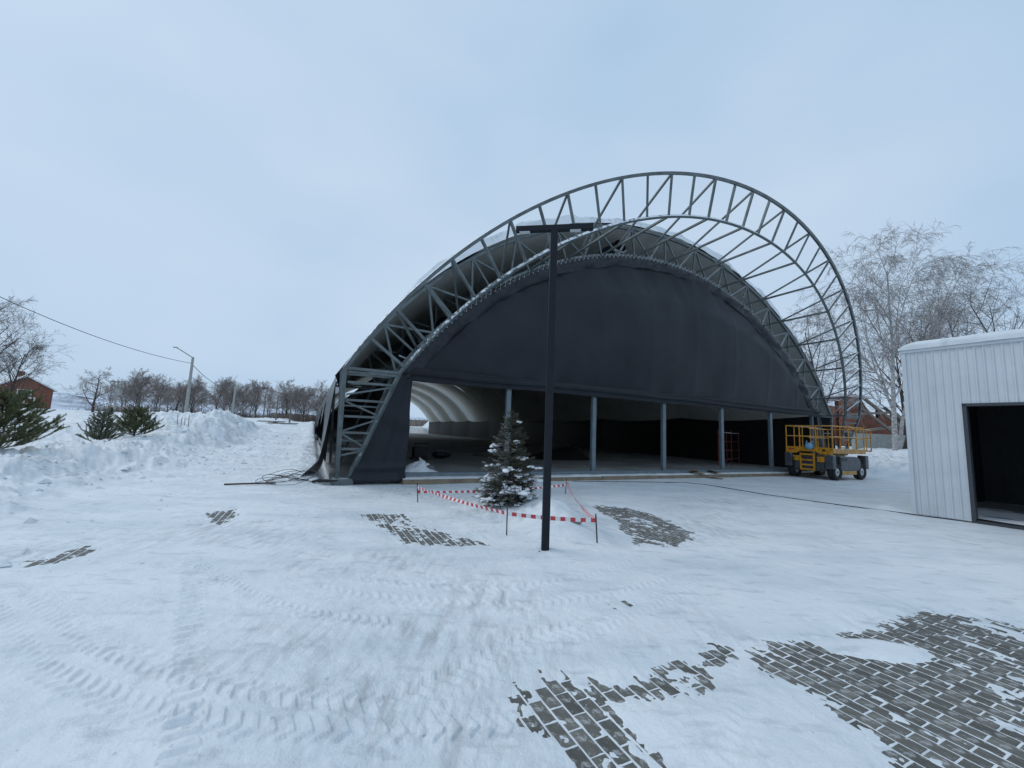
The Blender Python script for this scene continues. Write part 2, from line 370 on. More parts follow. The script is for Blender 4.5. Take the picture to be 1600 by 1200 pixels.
TRACKS = [   # wheel tracks in the packed snow: points, width, bar pitch, skew
 ([(-3.62, 4.9), (-2.68, 3.67), (-2.12, 2.95), (-1.77, 2.48), (-1.5, 2.1)], 0.18, 0.115, 0.0),
 ([(-4.6, 3.8), (-3.84, 3.3), (-2.99, 2.82), (-2.49, 2.63), (-1.91, 2.45), (-1.3, 2.38), (-0.75, 2.39), (-0.28, 2.44), (0.1, 2.5)], 0.2, 0.10, 0.7),
 ([(-5.1, 4.5), (-4.32, 3.92), (-2.81, 3.06), (-2.07, 2.81), (-1.57, 2.68), (-1.07, 2.63), (-0.69, 2.62), (-0.35, 2.93), (0.08, 3.36), (0.6, 3.7)], 0.2, 0.10, -0.7),
 ([(-3.4, 4.75), (-3.01, 4.46), (-2.14, 3.91), (-1.58, 3.71), (-0.9, 3.6)], 0.16, 0.09, 0.5),
 ([(-1.9, 4.3), (-1.4, 4.13), (-0.53, 4.06), (0.21, 4.06), (1.09, 4.45), (1.9, 5.0)], 0.22, 0.10, 0.6),
 ([(-1.6, 4.62), (-0.6, 4.45), (0.2, 4.5), (1.0, 4.9), (1.7, 5.5)], 0.22, 0.10, -0.6),
 ([(-0.9, 1.9), (-0.6, 2.3), (-0.32, 2.73), (0.05, 3.2), (0.6, 3.5), (1.79, 4.51), (3.2, 6.0)], 0.2, 0.09, 0.6),
 ([(1.0, 1.8), (1.3, 2.4), (1.55, 2.75), (1.75, 3.2)], 0.2, 0.09, -0.5),
]
def micro(x, y):
    """thin packed snow on the paving: + above the pavers, below 0 swept clear"""
    r = np.hypot(x, y)
    n = fbm(x, y, 2.2, 4, 41); f = fbm(x, y, 11.0, 3, 51, 0.65)
    u, v = to_uv(x, y)
    streak = fbm(u * 4.5, v * 0.8, 1.6, 3, 61)
    rough = sst(-0.05, 0.35, fbm(x, y, 0.33, 3, 87) + 0.25 * n); ridg = 1 - 2 * np.abs(fbm(x, y, 5.5, 3, 91, 0.6))
    h = 0.020 + rough * (0.0045 * ridg + 0.003 * f) + 0.008 * n + 0.0035 * f + 0.004 * streak + 0.010 * fbm(x, y, 0.5, 2, 47)
    near = r < 14
    hh = h[near]; xx = x[near]; yy = y[near]; nn = n[near]; ff = f[near]; ss = streak[near]
    for (pts, wdt, pitch, skew), dep in zip(TRACKS, (1.7, 1.3, 1.2, 1.5, 0.8, 0.7, 0.6, 0.4)):
        best = np.full(xx.shape, 9.0); sl = np.zeros(xx.shape); la = np.zeros(xx.shape); acc = 0.0
        for (ax, ay), (bx, by) in zip(pts[:-1], pts[1:]):
            L = math.hypot(bx - ax, by - ay); tx, ty = (bx - ax) / L, (by - ay) / L
            t = np.clip((xx - ax) * tx + (yy - ay) * ty, 0, L); dx = xx - ax - t * tx; dy = yy - ay - t * ty
            dd = np.hypot(dx, dy); s = dd < best
            best = np.where(s, dd, best); sl = np.where(s, acc + t, sl); la = np.where(s, dx * -ty + dy * tx, la); acc += L
        inside = sst(wdt * 0.5, wdt * 0.42, best)
        ph = (sl + skew * np.abs(la)) / pitch + 0.15 * nn
        bars = sst(-0.1, 0.35, np.sin(2 * math.pi * ph))
        patch = 0.5 + 0.5 * sst(-0.25, 0.4, nn * 0.8 + 0.9 * ss + 0.15)
        hh = hh + inside * patch * dep * (-0.004 + 0.0115 * bars) + 0.003 * patch * np.exp(-((best - wdt * 0.55) / 0.03) ** 2)
    e = np.zeros(xx.shape)
    for k, pl in POLY.items():
        c = np.array(pl); lo = c.min(0) - 0.8; hi = c.max(0) + 0.8
        q = (xx > lo[0]) & (xx < hi[0]) & (yy > lo[1]) & (yy < hi[1])
        sdv = poly_sd(xx[q], yy[q], pl)
        s = STRONG[k]
        val = sst(-0.16, 0.20, sdv + 0.10 * nn[q] + 0.14 * ff[q] + 0.17 * ss[q] + 0.03 - (1 - s) * 0.22)
        e[q] = np.maximum(e[q], val)
    blob = sst(0.34, 0.16, np.hypot((xx - 3.05) / 1.5, (yy - 3.52) / 0.55) - 0.12 * nn)       # snow left lying in the big patch
    e = e * (1 - 0.85 * blob)
    clear = -0.0032 + 0.0075 * sst(0.15, 0.62, nn * 0.45 + ff * 0.6 + ss * 0.6) + 0.0009 * ff
    h[near] = hh * (1 - e) + clear * e
    return h

def build_ground():
    fine = np.radians(np.arange(-60, 60.01, 0.135)); coarse = np.radians(np.arange(64, 297, 4.0))
    th = np.concatenate([fine, coarse])
    r = np.concatenate([[0.05, 0.5, 1.0, 1.3], np.geomspace(1.5, 12, 430), np.geomspace(12.1, 100, 190), np.geomspace(104, 2500, 36)])
    T, RR = np.meshgrid(th, r)
    X = RR * np.sin(T); Y = RR * np.cos(T)
    x = X.ravel(); y = Y.ravel()
    z = terrain(x, y)
    mi = micro(x, y)
    u, v = to_uv(x, y)
    flat = sst(0.10, 0.02, z)
    z = z + mi * np.maximum(flat, 0.4) + (1 - flat) * 0.03 * fbm(x, y, 4.0, 3, 77) * sst(60, 20, np.hypot(x, y))
    nt_ = len(th); nr = len(r)
    i, j = np.meshgrid(np.arange(nr - 1), np.arange(nt_), indexing='ij'); j2 = (j + 1) % nt_
    F = np.stack([i * nt_ + j, i * nt_ + j2, (i + 1) * nt_ + j2, (i + 1) * nt_ + j], -1).reshape(-1, 4)[:, ::-1]
    me = bpy.data.meshes.new('snow_ground')
    me.vertices.add(len(x)); me.vertices.foreach_set('co', np.stack([x, y, z], 1).astype(np.float32).ravel())
    me.loops.add(F.size); me.loops.foreach_set('vertex_index', F.astype(np.int32).ravel())
    me.polygons.add(len(F)); me.polygons.foreach_set('loop_start', np.arange(0, F.size, 4, dtype=np.int32))
    me.polygons.foreach_set('use_smooth', np.ones(len(F), bool))
    me.update(calc_edges=True); me.materials.append(M['snow'])
    o = put('snow_ground', me); tag(o, None, None, kind='structure')
build_ground()

# pavers: 200 x 100 in running bond along the hangar's axis
pav = MB().box((-7, 1.2, -0.09), (7, 10.5, -0.075)).build('pavement', M['bedding']); tag(pav, None, None, kind='structure')
def paver_mesh(jit):
    a, b, c = 0.0945, 0.0445, 0.0035
    s = MB(); s.v = [(-b, -a, -0.06), (b, -a, -0.06), (b, a, -0.06), (-b, a, -0.06), (-b, -a, -0.004), (b, -a, -0.004), (b, a, -0.004), (-b, a, -0.004),
                     (-b + c, -a + c, 0), (b - c, -a + c, jit), (b - c, a - c, 0), (-b + c, a - c, -jit)]
    s.f = [(0, 1, 5, 4), (1, 2, 6, 5), (2, 3, 7, 6), (3, 0, 4, 7), (4, 5, 9, 8), (5, 6, 10, 9), (6, 7, 11, 10), (7, 4, 8, 11), (8, 9, 10, 11)]
    me = bpy.data.meshes.new('paver'); me.from_pydata(s.v, [], s.f); me.materials.append(M['paver']); me.update(); return me, s
def build_pavers():
    cells = {}
    for pl in POLY.values():
        us, vs_ = zip(*[to_uv(px, py) for px, py in pl])
        for i in range(int(math.floor(min(us) / 0.1)) - 2, int(math.ceil(max(us) / 0.1)) + 2):
            off = 0.1 if i % 2 else 0.0
            for j in range(int(math.floor(min(vs_) / 0.2)) - 2, int(math.ceil(max(vs_) / 0.2)) + 2):
                cells[(i, j)] = ((i + 0.5) * 0.1, (j + 0.5) * 0.2 + off)
    keys = list(cells); cu = np.array([cells[k][0] for k in keys]); cv = np.array([cells[k][1] for k in keys])
    low = np.full(len(keys), 9.0)
    for du in (-0.035, 0, 0.035):
        for dv in (-0.085, -0.04, 0, 0.04, 0.085):
            px = OX + (cu + du) * AX[0] + (cv + dv) * NX[0]; py = OY + (cu + du) * AX[1] + (cv + dv) * NX[1]
            low = np.minimum(low, micro(px, py) + np.maximum(terrain(px, py), 0))
    rnd = random.Random(5)
    vis = sorted([(math.hypot(*(wuv(cu[k], cv[k]).xy)), k) for k in range(len(keys)) if low[k] < 0.001])
    meshes = [paver_mesh(j) for j in (0.0, 0.0015, -0.0015, 0.0025)]
    rest = MB()
    for n, (dist, k) in enumerate(vis):
        p = wuv(cu[k], cv[k], rnd.uniform(-0.0015, 0.0022)); rz = TH + math.pi * (n % 2) + rnd.uniform(-0.012, 0.012)
        me, s = meshes[n % 4]
        if n < 300:
            o = bpy.data.objects.new('paver', me); C.objects.link(o); o.parent = pav; o.location = p; o.rotation_euler = (0, 0, rz)
        else:
            b = len(rest.v); cs, sn = math.cos(rz), math.sin(rz)
            rest.v += [(p.x + a[0] * cs - a[1] * sn, p.y + a[0] * sn + a[1] * cs, p.z + a[2]) for a in s.v]
            rest.f += [tuple(b + q for q in f) for f in s.f]; rest.m += [0] * len(s.f)
    if rest.v:
        o = rest.build('paver_field', M['paver'], pav); o['kind'] = 'stuff'
    print('pavers', len(vis))
build_pavers()

# loose crumbs and clods of snow
def crumbs():
    rng = np.random.default_rng(4); s = MB(); rnd = random.Random(6)
    x = rng.uniform(-6, 7, 60000); y = rng.uniform(1.6, 10, 60000); r = np.hypot(x, y)
    dens = sst(0.0, 0.55, fbm(x, y, 0.55, 3, 101) + 0.3 * fbm(x, y, 2.0, 2, 103)) * np.clip(4.0 / r, 0, 1)
    keep = rng.random(60000) < dens * 0.075; x = x[keep]; y = y[keep]
    z = micro(x, y) + terrain(x, y); ok = z > 0.004
    def lump(px, py, pz, q, sq):
        b = len(s.v)
        for (a, c, e) in ((1, 0, 0), (-1, 0, 0), (0, 1, 0), (0, -1, 0), (0, 0, 1), (0, 0, -1)):
            k = q * rnd.uniform(0.7, 1.3); s.v.append((px + a * k + rnd.uniform(-q, q) * 0.2, py + c * k + rnd.uniform(-q, q) * 0.2, pz + e * k * sq))
        for f in ((0, 2, 4), (2, 1, 4), (1, 3, 4), (3, 0, 4), (2, 0, 5), (1, 2, 5), (3, 1, 5), (0, 3, 5)): s.f.append(tuple(b + i for i in f)); s.m.append(0)
    for px, py, pz in zip(x[ok], y[ok], z[ok]): lump(px, py, pz, rnd.uniform(0.004, 0.013) * (1.6 if rnd.random() < 0.12 else 1), 0.7)
    u = rng.uniform(-13, -1.2, 3000); v = rng.uniform(-34, 7, 3000)
    px = OX + u * AX[0] + v * NX[0]; py = OY + u * AX[1] + v * NX[1]; pz = terrain(px, py)
    dn = np.exp(-((u + 5.2) / 1.7) ** 2) + 0.25 * np.exp(-((u + 2.0) / 1.5) ** 2) * sst(0, -4, v) + 0.8 * np.exp(-((u + 7.3) / 3) ** 2 - ((v + 27) / 6) ** 2)
    for a, b_, c, d_ in zip(px, py, pz, dn):
        if rnd.random() < d_ * 0.8: lump(a, b_, c + 0.01, rnd.uniform(0.02, 0.075) * (2.0 if rnd.random() < 0.10 else 1), 0.65)
    o = s.build('snow_crumbs', M['snow']); o['kind'] = 'stuff'; o['label'] = 'loose crumbs and clods of snow'
crumbs()

# ------------------------------------------------------------------ distant land
def build_hills():
    def fn(a, b):
        ang = R(-120 + 240 * a); r = 650 + 420 * b
        hgt = (12 + 18 * float(sst(20, -30, math.degrees(ang)))) * math.sin(math.pi * min(1, b * 0.75))
        n = float(fbm(np.array([math.sin(ang) * r]), np.array([math.cos(ang) * r]), 0.004, 3, 5)[0])
        return (math.sin(ang) * r, math.cos(ang) * r, -3 + hgt * (1 + 0.5 * n))
    o = MB().grid(fn, 120, 8, True).build('hills', M['hill'], smooth=True); tag(o, None, None, kind='structure')
build_hills()

# ------------------------------------------------------------------ the hangar
W, FZ = 25.59, 0.18
RO, RI = 14.75, 13.55
ZC = 10.53 - RO
LEAN = 0.373
PH0 = math.acos((3.12 - ZC) / RO)
NP = 32
BAY, NB = 9.2, 9
LEN = BAY * NB
hangar = empty('hangar', (OX, OY, 0), TH)
tag(hangar, 'long arched hangar of steel trusses with slate tarpaulin front and open doorway', 'hangar')
def arc(r, ph): return (W / 2 + r * math.sin(ph), ZC + r * math.cos(ph))
def pout(i): return arc(RO, -PH0 + 2 * PH0 * i / NP)
def pin(i):
    u, z = arc(RI, -PH0 + 2 * PH0 * i / NP)
    if z < 3.13: u, z = (1.40 if i < NP / 2 else W - 1.40), 3.12
    return u, z
def truss(name, lean, d0, style, mt, mt2):
    t = empty(name, (0, 0, 0), 0, hangar)
    P = lambda uz, dd=0.0: Vector((uz[0], d0 - lean * (uz[1] - FZ) + dd, uz[1]))
    s = MB(); N_ = 96
    pts = [P((0.1, FZ))] + [P(arc(RO, -PH0 + 2 * PH0 * i / N_)) for i in range(N_ + 1)] + [P((W - 0.1, FZ))]
    s.tube(pts, 0.066, 4).build('outer_chord', mt, t)
    s = MB(); a1 = math.acos((3.12 - ZC) / RI)
    pts = [P((0.42, FZ))] + [P(arc(RI, -a1 + 2 * a1 * i / N_)) for i in range(N_ + 1)] + [P((W - 0.42, FZ))]
    s.tube(pts, 0.062, 4).build('inner_chord', mt2, t)
    def web(a, b, wd=0.075): MB().bar(P(a), P(b), wd).build('web_bar', mt, t)
    if style == 'radial':
        for i in range(0, NP + 1): web(pout(i), pin(i), 0.07)
    else:
        for i in range(0, NP + 1, 2):
            for j in (i - 1, i, i + 1):
                if 0 <= j <= NP: web(pout(i), pin(j), 0.065)
    for sgn in (0, 1):                 # tapering legs
        X = (lambda q: q) if not sgn else (lambda q: W - q)
        inn = lambda z: 0.42 + (1.40 - 0.42) * (z - FZ) / (3.12 - FZ)
        if style == 'radial':
            for z in (0.99, 1.44, 1.88, 2.31, 2.77, 3.03): web((X(0.1), z), (X(inn(z)), z), 0.06)
            for z0, z1 in ((0.80, 0.95), (1.40, 1.05), (1.48, 1.82), (2.27, 1.92), (2.45, 2.72)): web((X(0.1), z0), (X(inn(z1)), z1), 0.045)
        else:
            for z in (1.2, 2.2): web((X(0.1), z), (X(inn(z)), z), 0.05)
        MB().box((X(0.25) - 0.27, d0 - 0.15, FZ - 0.2), (X(0.25) + 0.27, d0 + 0.15, FZ - 0.02)).build('foot_plate', M['steel_snowy'], t)
    return t
truss('canopy_arch', LEAN, -0.10, 'radial', M['steel'], M['steel_snowy'])
truss('arch_truss', 0.0, 0.12, 'fan', M['steel'], M['steel'])
truss('arch_truss', 0.0, BAY * 0.5, 'fan', M['steel'], M['steel'])
# purlins from canopy to gable arch, with a raking strut to each
for i in range(0, NP + 1, 2):
    a = pin(i); q = Vector((a[0], -0.1 - LEAN * (a[1] - FZ), a[1])); e = Vector((a[0], 0.12, a[1]))
    pl = MB().bar(q, e, 0.07).build('purlin', M['steel'], hangar)
    b = pout(i); t = Vector((b[0], -0.1 - LEAN * (b[1] - FZ), b[1]))
    if i % 2 == 0 and abs(i - NP / 2) <= 14:
        MB().bar(t, q.lerp(e, 0.72), 0.06).build('strut', M['steel'], hangar)
# roof cover, underside and snow, one sheet per bay
def sheet(name, rad, a0, a1, d0, d1, mt, belly=0.0, thick=0.0, wob=0.0, nu=60, nd=8, parent=hangar, flip=False, seed=0, rag=0.0):
    rnd = random.Random(seed); ph = [rnd.uniform(0, 6.28) for _ in range(6)]
    def fn(a, b):
        p = a0 + (a1 - a0) * a
        k = math.sin(math.pi * b)
        r = rad - belly * k + wob * math.sin(p * 23 + ph[0]) * math.sin(b * 5 + ph[1]) * 0.5
        d = d0 + (d1 - d0) * b
        if rag and b < 0.01: d += rag * (math.sin(p * 31 + ph[2]) + math.sin(p * 57 + ph[3])) ; r += rag * 0.4 * math.sin(p * 43 + ph[4])
        u, z = arc(r, p); return (u, d, z)
    return MB().grid(fn, nu, nd, flip).build(name, mt, parent, smooth=True)
for b in range(NB):
    d0 = 0.05 + b * BAY + (0.0 if b == 0 else 0.0); d1 = (b + 1) * BAY + 0.12
    if b >= NB - 4: d1 = d0 + 0.5 * BAY
    SAG = 0.38
    sheet('roof_sheet', RO + 0.11, -PH0 - 0.01, PH0 + 0.01, d0 + 0.12, d1, M['cover'], SAG, wob=0.05, seed=b)
    sheet('roof_underside', RO + 0.085, -PH0, PH0, d0, d1 - 0.03, M['under'], SAG, wob=0.05, seed=b, rag=0.05)
    def snowtop(a, bb, d0=d0, d1=d1, b=b):
        p = -0.92 + 1.86 * a; n = float(fbm(np.array([p * 9 + b * 3.1]), np.array([bb * 6.0]), 1.0, 3, 8 + b)[0]); n2 = float(fbm(np.array([p * 30 + b]), np.array([bb * 3.0]), 1.0, 2, 18 + b)[0])
        th = max(0.02, (0.34 + 0.26 * n + 0.08 * n2)) * min(1, 9 * min(a, 1 - a))
        q = max(0.0, (bb - 0.22) / 0.78); rise = min(1, bb / 0.22) ** 0.6
        r = RO + 0.115 + th * rise - 0.38 * math.sin(math.pi * q)
        u, z = arc(r, p); return (u, d0 - 0.02 - 0.05 * n2 + 0.16 * rise * (bb < 0.22) + (0.16 + (d1 - d0 - 0.2) * q if bb >= 0.22 else 0), z)
    MB().grid(snowtop, 150, 14).build('roof_snow', M['snow'], hangar, smooth=True)
a1 = math.acos((3.10 - ZC) / RI) - 0.005
for b in range(NB):
    sheet('ceiling_lining', RI - 0.10, -a1, a1, b * BAY + 0.4 if b == 0 else b * BAY + 0.02, (b + 1) * BAY - 0.02, M['lining'], 0.42, wob=0.03, seed=30 + b, flip=True, nd=12)
    for s in (0, 1):
        u = 1.32 if s == 0 else W - 1.32
        def wl(a, bb, u=u, s=s, b=b):
            k = math.sin(math.pi * bb) * 0.12
            return (u + (k if s == 0 else -k), b * BAY + 0.28 + (BAY + 0.02) * bb, FZ + (3.12 - FZ) * a)
        MB().grid(wl, 4, 8).build('wall_sheet', M['blackwall'], hangar, smooth=True)
# outer side sheets hang loose and flare at the bottom
def side_sheet(b, s):
    rnd = random.Random(b * 7 + s)
    fl = [rnd.uniform(0.1, 0.55) for _ in range(5)]; ph = rnd.uniform(0, 6)
    def fn(a, bb):
        k = bb; jag = 0.16 * n1d(k * 9 + b * 5, 51 + s) + 0.10 * n1d(k * 27 + b, 53)
        z_bot = 0.62 + jag + 0.25 * math.sin(5 * k + ph)
        if k > 0.93: z_bot -= 0.55 * (k - 0.93) / 0.07
        front = max(0.0, 1 - k / 0.14) if b == 0 else 0.0
        z_bot = z_bot * (1 - min(1, front * 2.2)) + 0.06 * min(1, front * 2.2)
        z = 3.16 + (z_bot - 3.16) * a
        flare = 0.10 + 0.10 * fl[b % 5] * a + 0.06 * math.sin(k * 24 + ph) * a + 0.05 * n1d(k * 14 + a * 2, 57 + b) * a + 0.16 * (1 - k) ** 4 * a
        flare += front * (0.10 * a + 0.45 * max(0, a - 0.82) / 0.18)
        d = -0.05 * (b == 0) + 0.16 + b * BAY + (BAY + 0.10) * k
        u = -flare if s == 0 else W + flare
        return (u, d, z)
    MB().grid(fn, 16, 60, s == 1).build('side_sheet', M['cover'], hangar, smooth=True)
for b in range(NB): side_sheet(b, 0)
for b in range(NB): side_sheet(b, 1)

# gable tarpaulin
HDR = 3.16
RT = RI - 0.16
def curtain():
    aL = math.acos((HDR + 0.02 - ZC) / (RT - 0.30))
    def fn(a, b):
        p = -aL + 2 * aL * a; ut, ztop = arc(RT - 0.30, p)
        z = HDR + (ztop - HDR) * b
        y = 0.03 - 0.32 * math.sin(math.pi * min(1, (z - HDR) / 5.9)) ** 0.9 * min(1, (ztop - HDR) / 3.5) * (b < 0.999) * min(1, (1 - b) * 4) + 0.05 * n1d(ut * 0.35 + z * 0.2, 3) + 0.02 * n1d(ut * 1.4, 5) - 0.014 * max(0, 1 - abs((ut % 2.6) - 1.3) / 0.16) + 0.05 * n1d(ut * 2.2 + z * 1.1, 6) * b ** 6 + 0.05 * n1d(ut * 1.3 - z * 0.9, 7) * (1 - b) ** 5 - 0.03 * math.sin(ut * 1.7) * (b > 0.9) * 0.5
        return (ut, y, z)
    c = MB().grid(fn, 230, 30).build('gable_tarpaulin', M['tarp'], hangar, smooth=True)
    # crumpled border between tarp and chord
    aE = math.acos((HDR - ZC) / RT)
    def fe(a, b):
        p = -aE + 2 * aE * a; r = RT + 0.06 - 0.42 * b + 0.05 * n1d(p * 40, 11) * b
        u, z = arc(r, p); k = math.sin(math.pi * b)
        return (u, -0.02 - (0.13 * k * (0.6 + 0.8 * n1d(p * 34 + b * 2, 13)) + 0.05 * n1d(p * 90, 17) * (1 - b)), max(z, HDR - 0.05))
    MB().grid(fe, 260, 5).build('border', M['tarp_edge'], c, smooth=True)
    # hem folds gathered along the header
    def fh(a, b):
        u = 1.55 + (W - 3.05) * a; z = HDR - 0.09 + 0.42 * b + (0.10 * a - 0.03) * 0
        f1 = 0.13 * max(0, math.sin(2 * math.pi * (b * 2.1 + 0.25 * n1d(u * 0.22, 23) + 0.03 * u)))
        return (u, -0.05 - f1 * math.sin(math.pi * b) - 0.04 * math.sin(math.pi * b), z + 0.03 * n1d(u * 0.8, 29) * (1 - b))
    MB().grid(fh, 120, 14).build('hem', M['tarp'], c, smooth=True)
    # lacing zig zag between chord and tarp
    pts = []
    nl = 240
    for i in range(nl + 1):
        p = -aE + 2 * aE * i / nl; r = RI - 0.02 if i % 2 else RT - 0.02
        u, z = arc(r, p); pts.append((u, -0.09 - 0.02 * (i % 2), z))
    MB().tube(pts, 0.014, 3).build('lacing', M['rope'], c)
    # panel closing the left end, down to the ground
    def fp(a, b):
        z = 0.06 + (3.20 - 0.06) * b; uL = 0.40 + (1.42 - 0.40) * max(0, (z - FZ)) / (3.12 - FZ); uR = 1.99 - 0.03 * math.sin(z * 3) * (1 - b)
        if z > 3.0: uR = 1.99
        u = uL + (uR - uL) * a
        y = -0.11 + 0.09 * n1d(u * 3 + z * 0.8, 31) + 0.05 * n1d(z * 2.3 + u, 37) + 0.03 * n1d(u * 9 - z * 2, 39) - 0.16 * max(0, 0.18 - b) / 0.18 * (0.7 + 0.6 * n1d(u * 5, 41)) - 0.05 * math.sin(b * 60) * (b < 0.14)
        return (u, y, z)
    MB().grid(fp, 24, 44).build('end_panel', M['tarp'], hangar, smooth=True)
    def fp2(a, b):      # the same at the far right end
        z = FZ + 0.1 + (3.2 - FZ - 0.1) * b; uR = W - (0.40 + 1.0 * max(0, z - FZ) / (3.12 - FZ)); uL = W - 1.75
        u = uL + (uR - uL) * a
        return (u, -0.04 + 0.05 * n1d(u * 3 + z, 43), z)
    MB().grid(fp2, 12, 20).build('end_panel', M['tarp'], hangar, smooth=True)
curtain()
MB().box((1.6, 0.10, HDR - 0.03), (W - 1.6, 0.22, HDR + 0.12)).build('header_beam', M['steel_post'], hangar)
for k in range(6):
    u = 5.37 + 3.66 * k
    if u > 24: break
    p = empty('door_post', (u, 0.14, 0), 0, hangar)
    MB().box((-0.085, -0.07, FZ), (0.085, 0.07, HDR - 0.035)).build('shaft', M['steel_post'], p, bevel=0.008)
    MB().box((-0.15, -0.13, FZ - 0.01), (0.15, 0.13, FZ + 0.015)).build('base_plate', M['steel_post'], p)
MB().box((1.95, 0.02, FZ - 0.02), (W - 1.7, 0.20, FZ + 0.10)).build('sill_channel', M['steel_post'], hangar)
# concrete plinth strip along the front, in cast lengths
x = 1.86; k = 0
rnd = random.Random(3)
while x < W - 2.0:
    L = 2.4
    MB().box((x, -0.43 + rnd.uniform(-0.015, 0.015), -0.06), (x + L - 0.015, 0.015, 0.145 + rnd.uniform(-0.008, 0.008))).build('plinth', M['plinth'], hangar, bevel=0.012)
    x += L
def ledge_snow(a, b):
    u = 1.95 + 21 * a; n = float(fbm(np.array([u]), np.array([b * 0.6]), 1.8, 3, 71)[0])
    return (u, -0.40 + 0.40 * b, 0.132 + max(0, 0.028 + 0.045 * n) * math.sin(math.pi * min(1, b * 1.0)) )
MB().grid(ledge_snow, 200, 6).build('ledge_snow', M['snow_old'], hangar, smooth=True)
fl = MB().box((-0.05, 0.0, 0.02), (W + 0.05, LEN + 0.3, FZ - 0.005)).build('hangar_floor', M['floor'], None, loc=(OX, OY, 0), rotz=TH); tag(fl, None, None, kind='structure')
# rolled sheets and ropes stored between the two skins
def rolled(u, z, d, r, label):
    o = empty('rolled_sheet', wuv(u, -d, z), TH); tag(o, label, 'tarpaulin')
    s = MB(); turns = 5; pts = []
    for i in range(110):
        g = i / 109 * turns * 2 * math.pi; rr = r * (0.15 + 0.85 * i / 109)
        pts.append((rr * math.cos(g) * 1.1, rr * math.sin(g) * 0.85))
    n = len(s.v)
    for (a, b) in pts: s.v.append((a, -0.25, b)); s.v.append((a, 0.9, b))
    for i in range(len(pts) - 1): s.f.append((n + 2 * i, n + 2 * i + 1, n + 2 * i + 3, n + 2 * i + 2)); s.m.append(0)
    s.build('roll', M['tarp_edge'], o, smooth=True)
    MB().tube([(-r * 1.3, -0.2, -r * 0.7), (-r * 0.3, -0.25, -r * 1.02), (r * 0.7, -0.2, -r * 0.9), (r * 1.3, -0.15, -r * 0.4)], 0.03, 5).build('tie_rope', M['rope'], o)
rolled(3.15, 5.05, 0.6, 0.42, 'thick rolled dark sheet wedged in the left shoulder of the arch')
rolled(10.55, 9.75, 0.7, 0.30, 'small rolled dark sheet lodged near the arch crown')
rolled(2.1, 4.15, 0.7, 0.36, 'dark rolled sheet low in the left haunch of the arch')

# ------------------------------------------------------------------ things inside the hangar
def hz(u, d, z=0.0): return wuv(u, -d, z)
def scaffold(u, d, label):
    o = empty('scaffold_frame', hz(u, d, FZ), TH); tag(o, label, 'scaffold', 'scaffold frames inside the hangar')
    for x_ in (-0.55, 0.55): MB().tube([(x_, 0, 0), (x_, 0, 2.0)], 0.024, 6).build('upright', M['red_tube'], o)
    for z_ in (0.35, 0.85, 1.35, 1.85): MB().tube([(-0.55, 0, z_), (0.55, 0, z_)], 0.018, 6).build('rung', M['red_tube'] if z_ < 1.5 else M['white'], o)
scaffold(20.2, 2.8, 'red scaffold frame standing inside the hangar left of the rightmost post')
scaffold(22.0, 3.6, 'red scaffold frame standing inside the hangar right of the rightmost post')
def heap(u, d, r, hgt, mt, name, label, cat, seed):
    def fn(a, b):
        g = 2 * math.pi * a; rr = r * b * (1 + 0.25 * n1d(a * 7, seed))
        n = n1d(a * 9 + b * 3, seed + 1)
        return (rr * math.cos(g) * 1.5, rr * math.sin(g), max(0, hgt * (1 - b ** 1.5) * (1 + 0.5 * n)))
    o = MB().grid(fn, 24, 6).build(name, mt, None, smooth=True, loc=hz(u, d, FZ), rotz=TH); tag(o, label, cat)
heap(2.6, 0.9, 0.55, 0.35, M['snow_old'], 'snow_heap', 'heap of shovelled snow inside the doorway beside the left tarpaulin panel', 'snow', 3)
heap(12.5, 7.5, 1.3, 0.7, M['blackwall'], 'rubbish_heap', 'dark heap of bundled sheeting on the hangar floor', 'heap', 8)
heap(8.8, 9.0, 0.8, 0.4, M['wood'], 'rubble_heap', 'low heap of rubble deep on the hangar floor', 'heap', 12)
o = empty('site_generator', hz(3.9, 6.3, FZ), TH); tag(o, 'small dark generator on skids on the hangar floor near the left wall', 'generator')
MB().box((-0.3, -0.25, 0.12), (0.3, 0.25, 0.58)).build('housing', M['darkmetal'], o, bevel=0.03)
for s in (-0.2, 0.2): MB().box((-0.4, s - 0.04, 0.0), (0.4, s + 0.04, 0.11)).build('skid', M['rebar'], o)
MB().tube([(-0.3, -0.2, 0.58), (-0.3, -0.2, 0.75), (0.3, -0.2, 0.75), (0.3, -0.2, 0.58)], 0.02, 6).build('handle', M['rebar'], o)
o = MB().ball((0, 0, 0.18), 0.32, 10, 6, (1.6, 0.9, 0.6), 4, 0.12).build('sheet_bundle', M['tarp_edge'], None, smooth=True, loc=hz(5.2, 7.2, FZ), rotz=TH); tag(o, 'dark bundle of sheeting on the hangar floor beside the generator', 'bundle')
